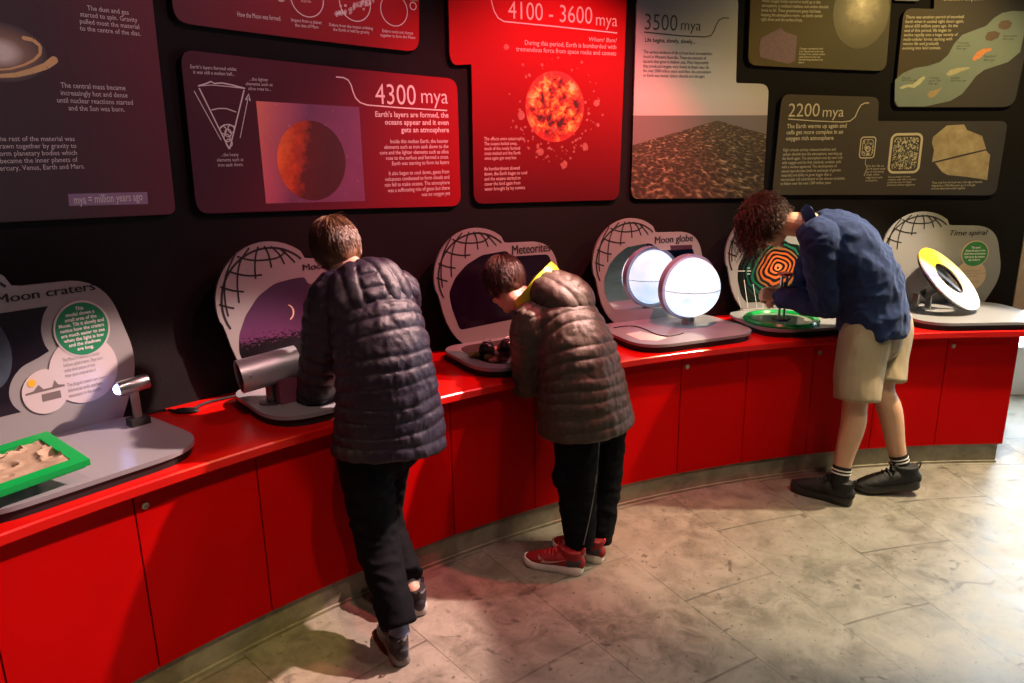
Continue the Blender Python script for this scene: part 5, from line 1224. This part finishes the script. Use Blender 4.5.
for k in 'LR':
    b.loft([J['ank'+k], J['ank'+k]+V(0, 0, -0.04), J['ank'+k]+V(0, 0, -0.075)+J['foot'+k]*0.08], [(0.030, 0.032), (0.024, 0.022), (0.022, 0.008)], n=12)
    b.loft([J['sh'+k], J['el'+k], J['wr'+k]], [0.045, 0.036, 0.024], n=12); b.ball(J['sh'+k], 0.05, 12, 8)
b.loft([J['neck']+V(0.02, 0, -0.01), J['neck'].lerp(J['headc'], 0.4), J['headc']+J['R']@V(0, -0.02, -0.05)], [0.062, 0.056, 0.054], n=16)
add_head(b, J['headc'], J['R'], 1.02)
add_hand(b, J['wrL'], (-0.75, 0.25, 0.10), (0.0, 0.75, -0.5), 0.85, 0.95, 1); add_hand(b, J['wrR'], (-0.8, -0.1, 0.1), (0.0, -0.6, -0.6), 0.8, 0.95, -1)
co, no, fs = fuse(b, 0.0045, 3); skin('body', co, fs, M_SKIN2, e); eyes(J['headc'], J['R'], 1.02, e)
hair('hair', J['headc'], J['R'], 1.06, hairm('curly_brown_hair', (0.035, 0.018, 0.012), (0.11, 0.055, 0.035)), e, 2300, 0.062, 0.0017, fringe=0.15, seed=8, lift=0.022, curl=0.85, low=-0.045)
# shirt
b = MB()
tp = [at(872, 330, 3.36), at(872, 312, 3.36), at(866, 285, 3.38), at(853, 258, 3.40), at(836, 238, 3.43), at(812, 226, 3.45)]
b.loft(tp, [(0.185, 0.150), (0.180, 0.150), (0.185, 0.150), (0.195, 0.145), (0.190, 0.125), (0.080, 0.075)], side=J['S'], n=28, sub=5, caps=False)
for k in 'LR':
    b.loft([J['neck'].lerp(J['sh'+k], 0.5), J['sh'+k], J['sh'+k].lerp(J['el'+k], 0.6), J['el'+k], J['el'+k].lerp(J['wr'+k], 0.6), J['wr'+k]], [0.075, 0.085, 0.078, 0.066, 0.054, 0.042], n=18, sub=5, caps=True)
co, no, fs = fuse(b, 0.0065, 8); co = wrinkle(co, no, 0.0095, (8, 8, 8)); co = wrinkle(co, no, 0.0035, (22, 22, 15))
t = NT('navy_shirt'); f = t.noise(10, 4); wv = t.n('ShaderNodeTexWave'); wv.inputs['Scale'].default_value = 160; t.l(t.obj(), wv.inputs['Vector'])
t.set(Base_Color=t.mix(f, (0.012, 0.024, 0.085), (0.02, 0.04, 0.13)), Roughness=0.8, Sheen_Weight=0.05, Specular_IOR_Level=0.2); t.bump(t.math('ADD', t.math('MULTIPLY', wv.outputs['Fac'], 0.3), t.noise(38, 4, dist=1.2)), 0.5, 0.004)
M_SHT = t.m
st_ = skin('shirt', co, fs, M_SHT, e)
b = MB(); vs = []; n = 30; N = at(809, 224, 3.455); ax_ = J['neck']-at(782, 231, 3.50); ax_ = -ax_.normalized()
for i in range(n):
    a = 2*PI*i/n; S_ = J['S']; T2 = ax_.cross(S_).normalized(); r_ = 0.066
    c_ = S_*math.cos(a)+T2*math.sin(a)
    dv_ = 0.020+0.012*math.sin(a*2+1)
    vs += [N+c_*(r_+0.028)-ax_*dv_, N+c_*(r_+0.008)+ax_*0.020, N+c_*(r_+0.001)+ax_*0.018, N+c_*(r_+0.006)-ax_*0.03]
b.add(vs, [(4*i+j, 4*i+(j+1) % 4, (4*i+4+(j+1) % 4) % (4*n), (4*i+4+j) % (4*n)) for i in range(n) for j in range(4)]); b.build('collar', M_SHT, st_, angle=50)
for k in 'LR':
    d = (J['wr'+k]-J['el'+k]).normalized(); b = MB(); b.loft([J['wr'+k]-d*0.045, J['wr'+k]+d*0.012], [0.050, 0.042], n=18, sub=1, caps=False); b.build('cuff', M_SHT, st_)
# shorts
b = MB()
b.loft([J['pel']+V(0, 0, 0.07), J['pel']+V(0, 0, -0.03), J['pel']+V(0, 0, -0.09)], [(0.140, 0.118), (0.150, 0.128), (0.150, 0.128)], side=J['S'], n=22)
b.loft([J['hipL']+V(0.03, 0.02, 0.09), J['hipL']+V(0.012, 0, 0.0), J['hipL'].lerp(J['kneeL'], 0.5), J['kneeL']+V(0.005, 0, 0.012)], [0.085, 0.112, 0.106, 0.100], n=20, sub=6, caps=False)
b.loft([J['hipR']+V(-0.02, -0.02, 0.09), J['hipR']+V(-0.004, 0, 0.0), J['hipR'].lerp(J['kneeR'], 0.5), J['kneeR']+V(0.01, 0, 0.03)], [0.085, 0.112, 0.102, 0.094], n=20, sub=6, caps=False)
co, no, fs = fuse(b, 0.0065, 6); co = wrinkle(co, no, 0.0045, (9, 9, 5))
skin('shorts', co, fs, mats_cloth('beige_cotton', (0.36, 0.285, 0.19), 0.8, 0.1, 0.3, var=0.08), e)['label'] = 'loose beige knee-length shorts'
M_SOK = mat('black_sock', (0.008, 0.008, 0.010), 0.85); M_STR = mat('white_stripe', (0.75, 0.73, 0.70), 0.7)
for k in 'LR':
    A, K = J['ank'+k], J['knee'+k]; up_ = (K-A).normalized()
    b = MB(); b.loft([A-V(0, 0, 0.03), A, A+up_*0.06], [0.040, 0.039, 0.0425], n=20, sub=3, caps=False); so = b.build('sock', M_SOK, e); so['label'] = 'black sock with two white stripes'
    for q in (0.026, 0.042):
        b = MB(); b.loft([A+up_*(q-0.003), A+up_*(q+0.003)], [0.0428, 0.0434], n=24, sub=1, caps=False); b.build('stripe', M_STR, so)
M_BSO = mat('black_sole', (0.018, 0.017, 0.018), 0.45); M_BSH = mat('black_knit_shoe', (0.009, 0.009, 0.010), 0.7, var=0.3, scale=150, bump=0.4, bscale=400)
shoe(e, (1.590, 3.150), (1.375, 3.345), 0.0, 1, M_BSH, M_BSO, M_BSH)
shoe(e, (1.965, 3.262), (1.675, 3.305), 0.035, 1, M_BSH, M_BSO, M_BSH)
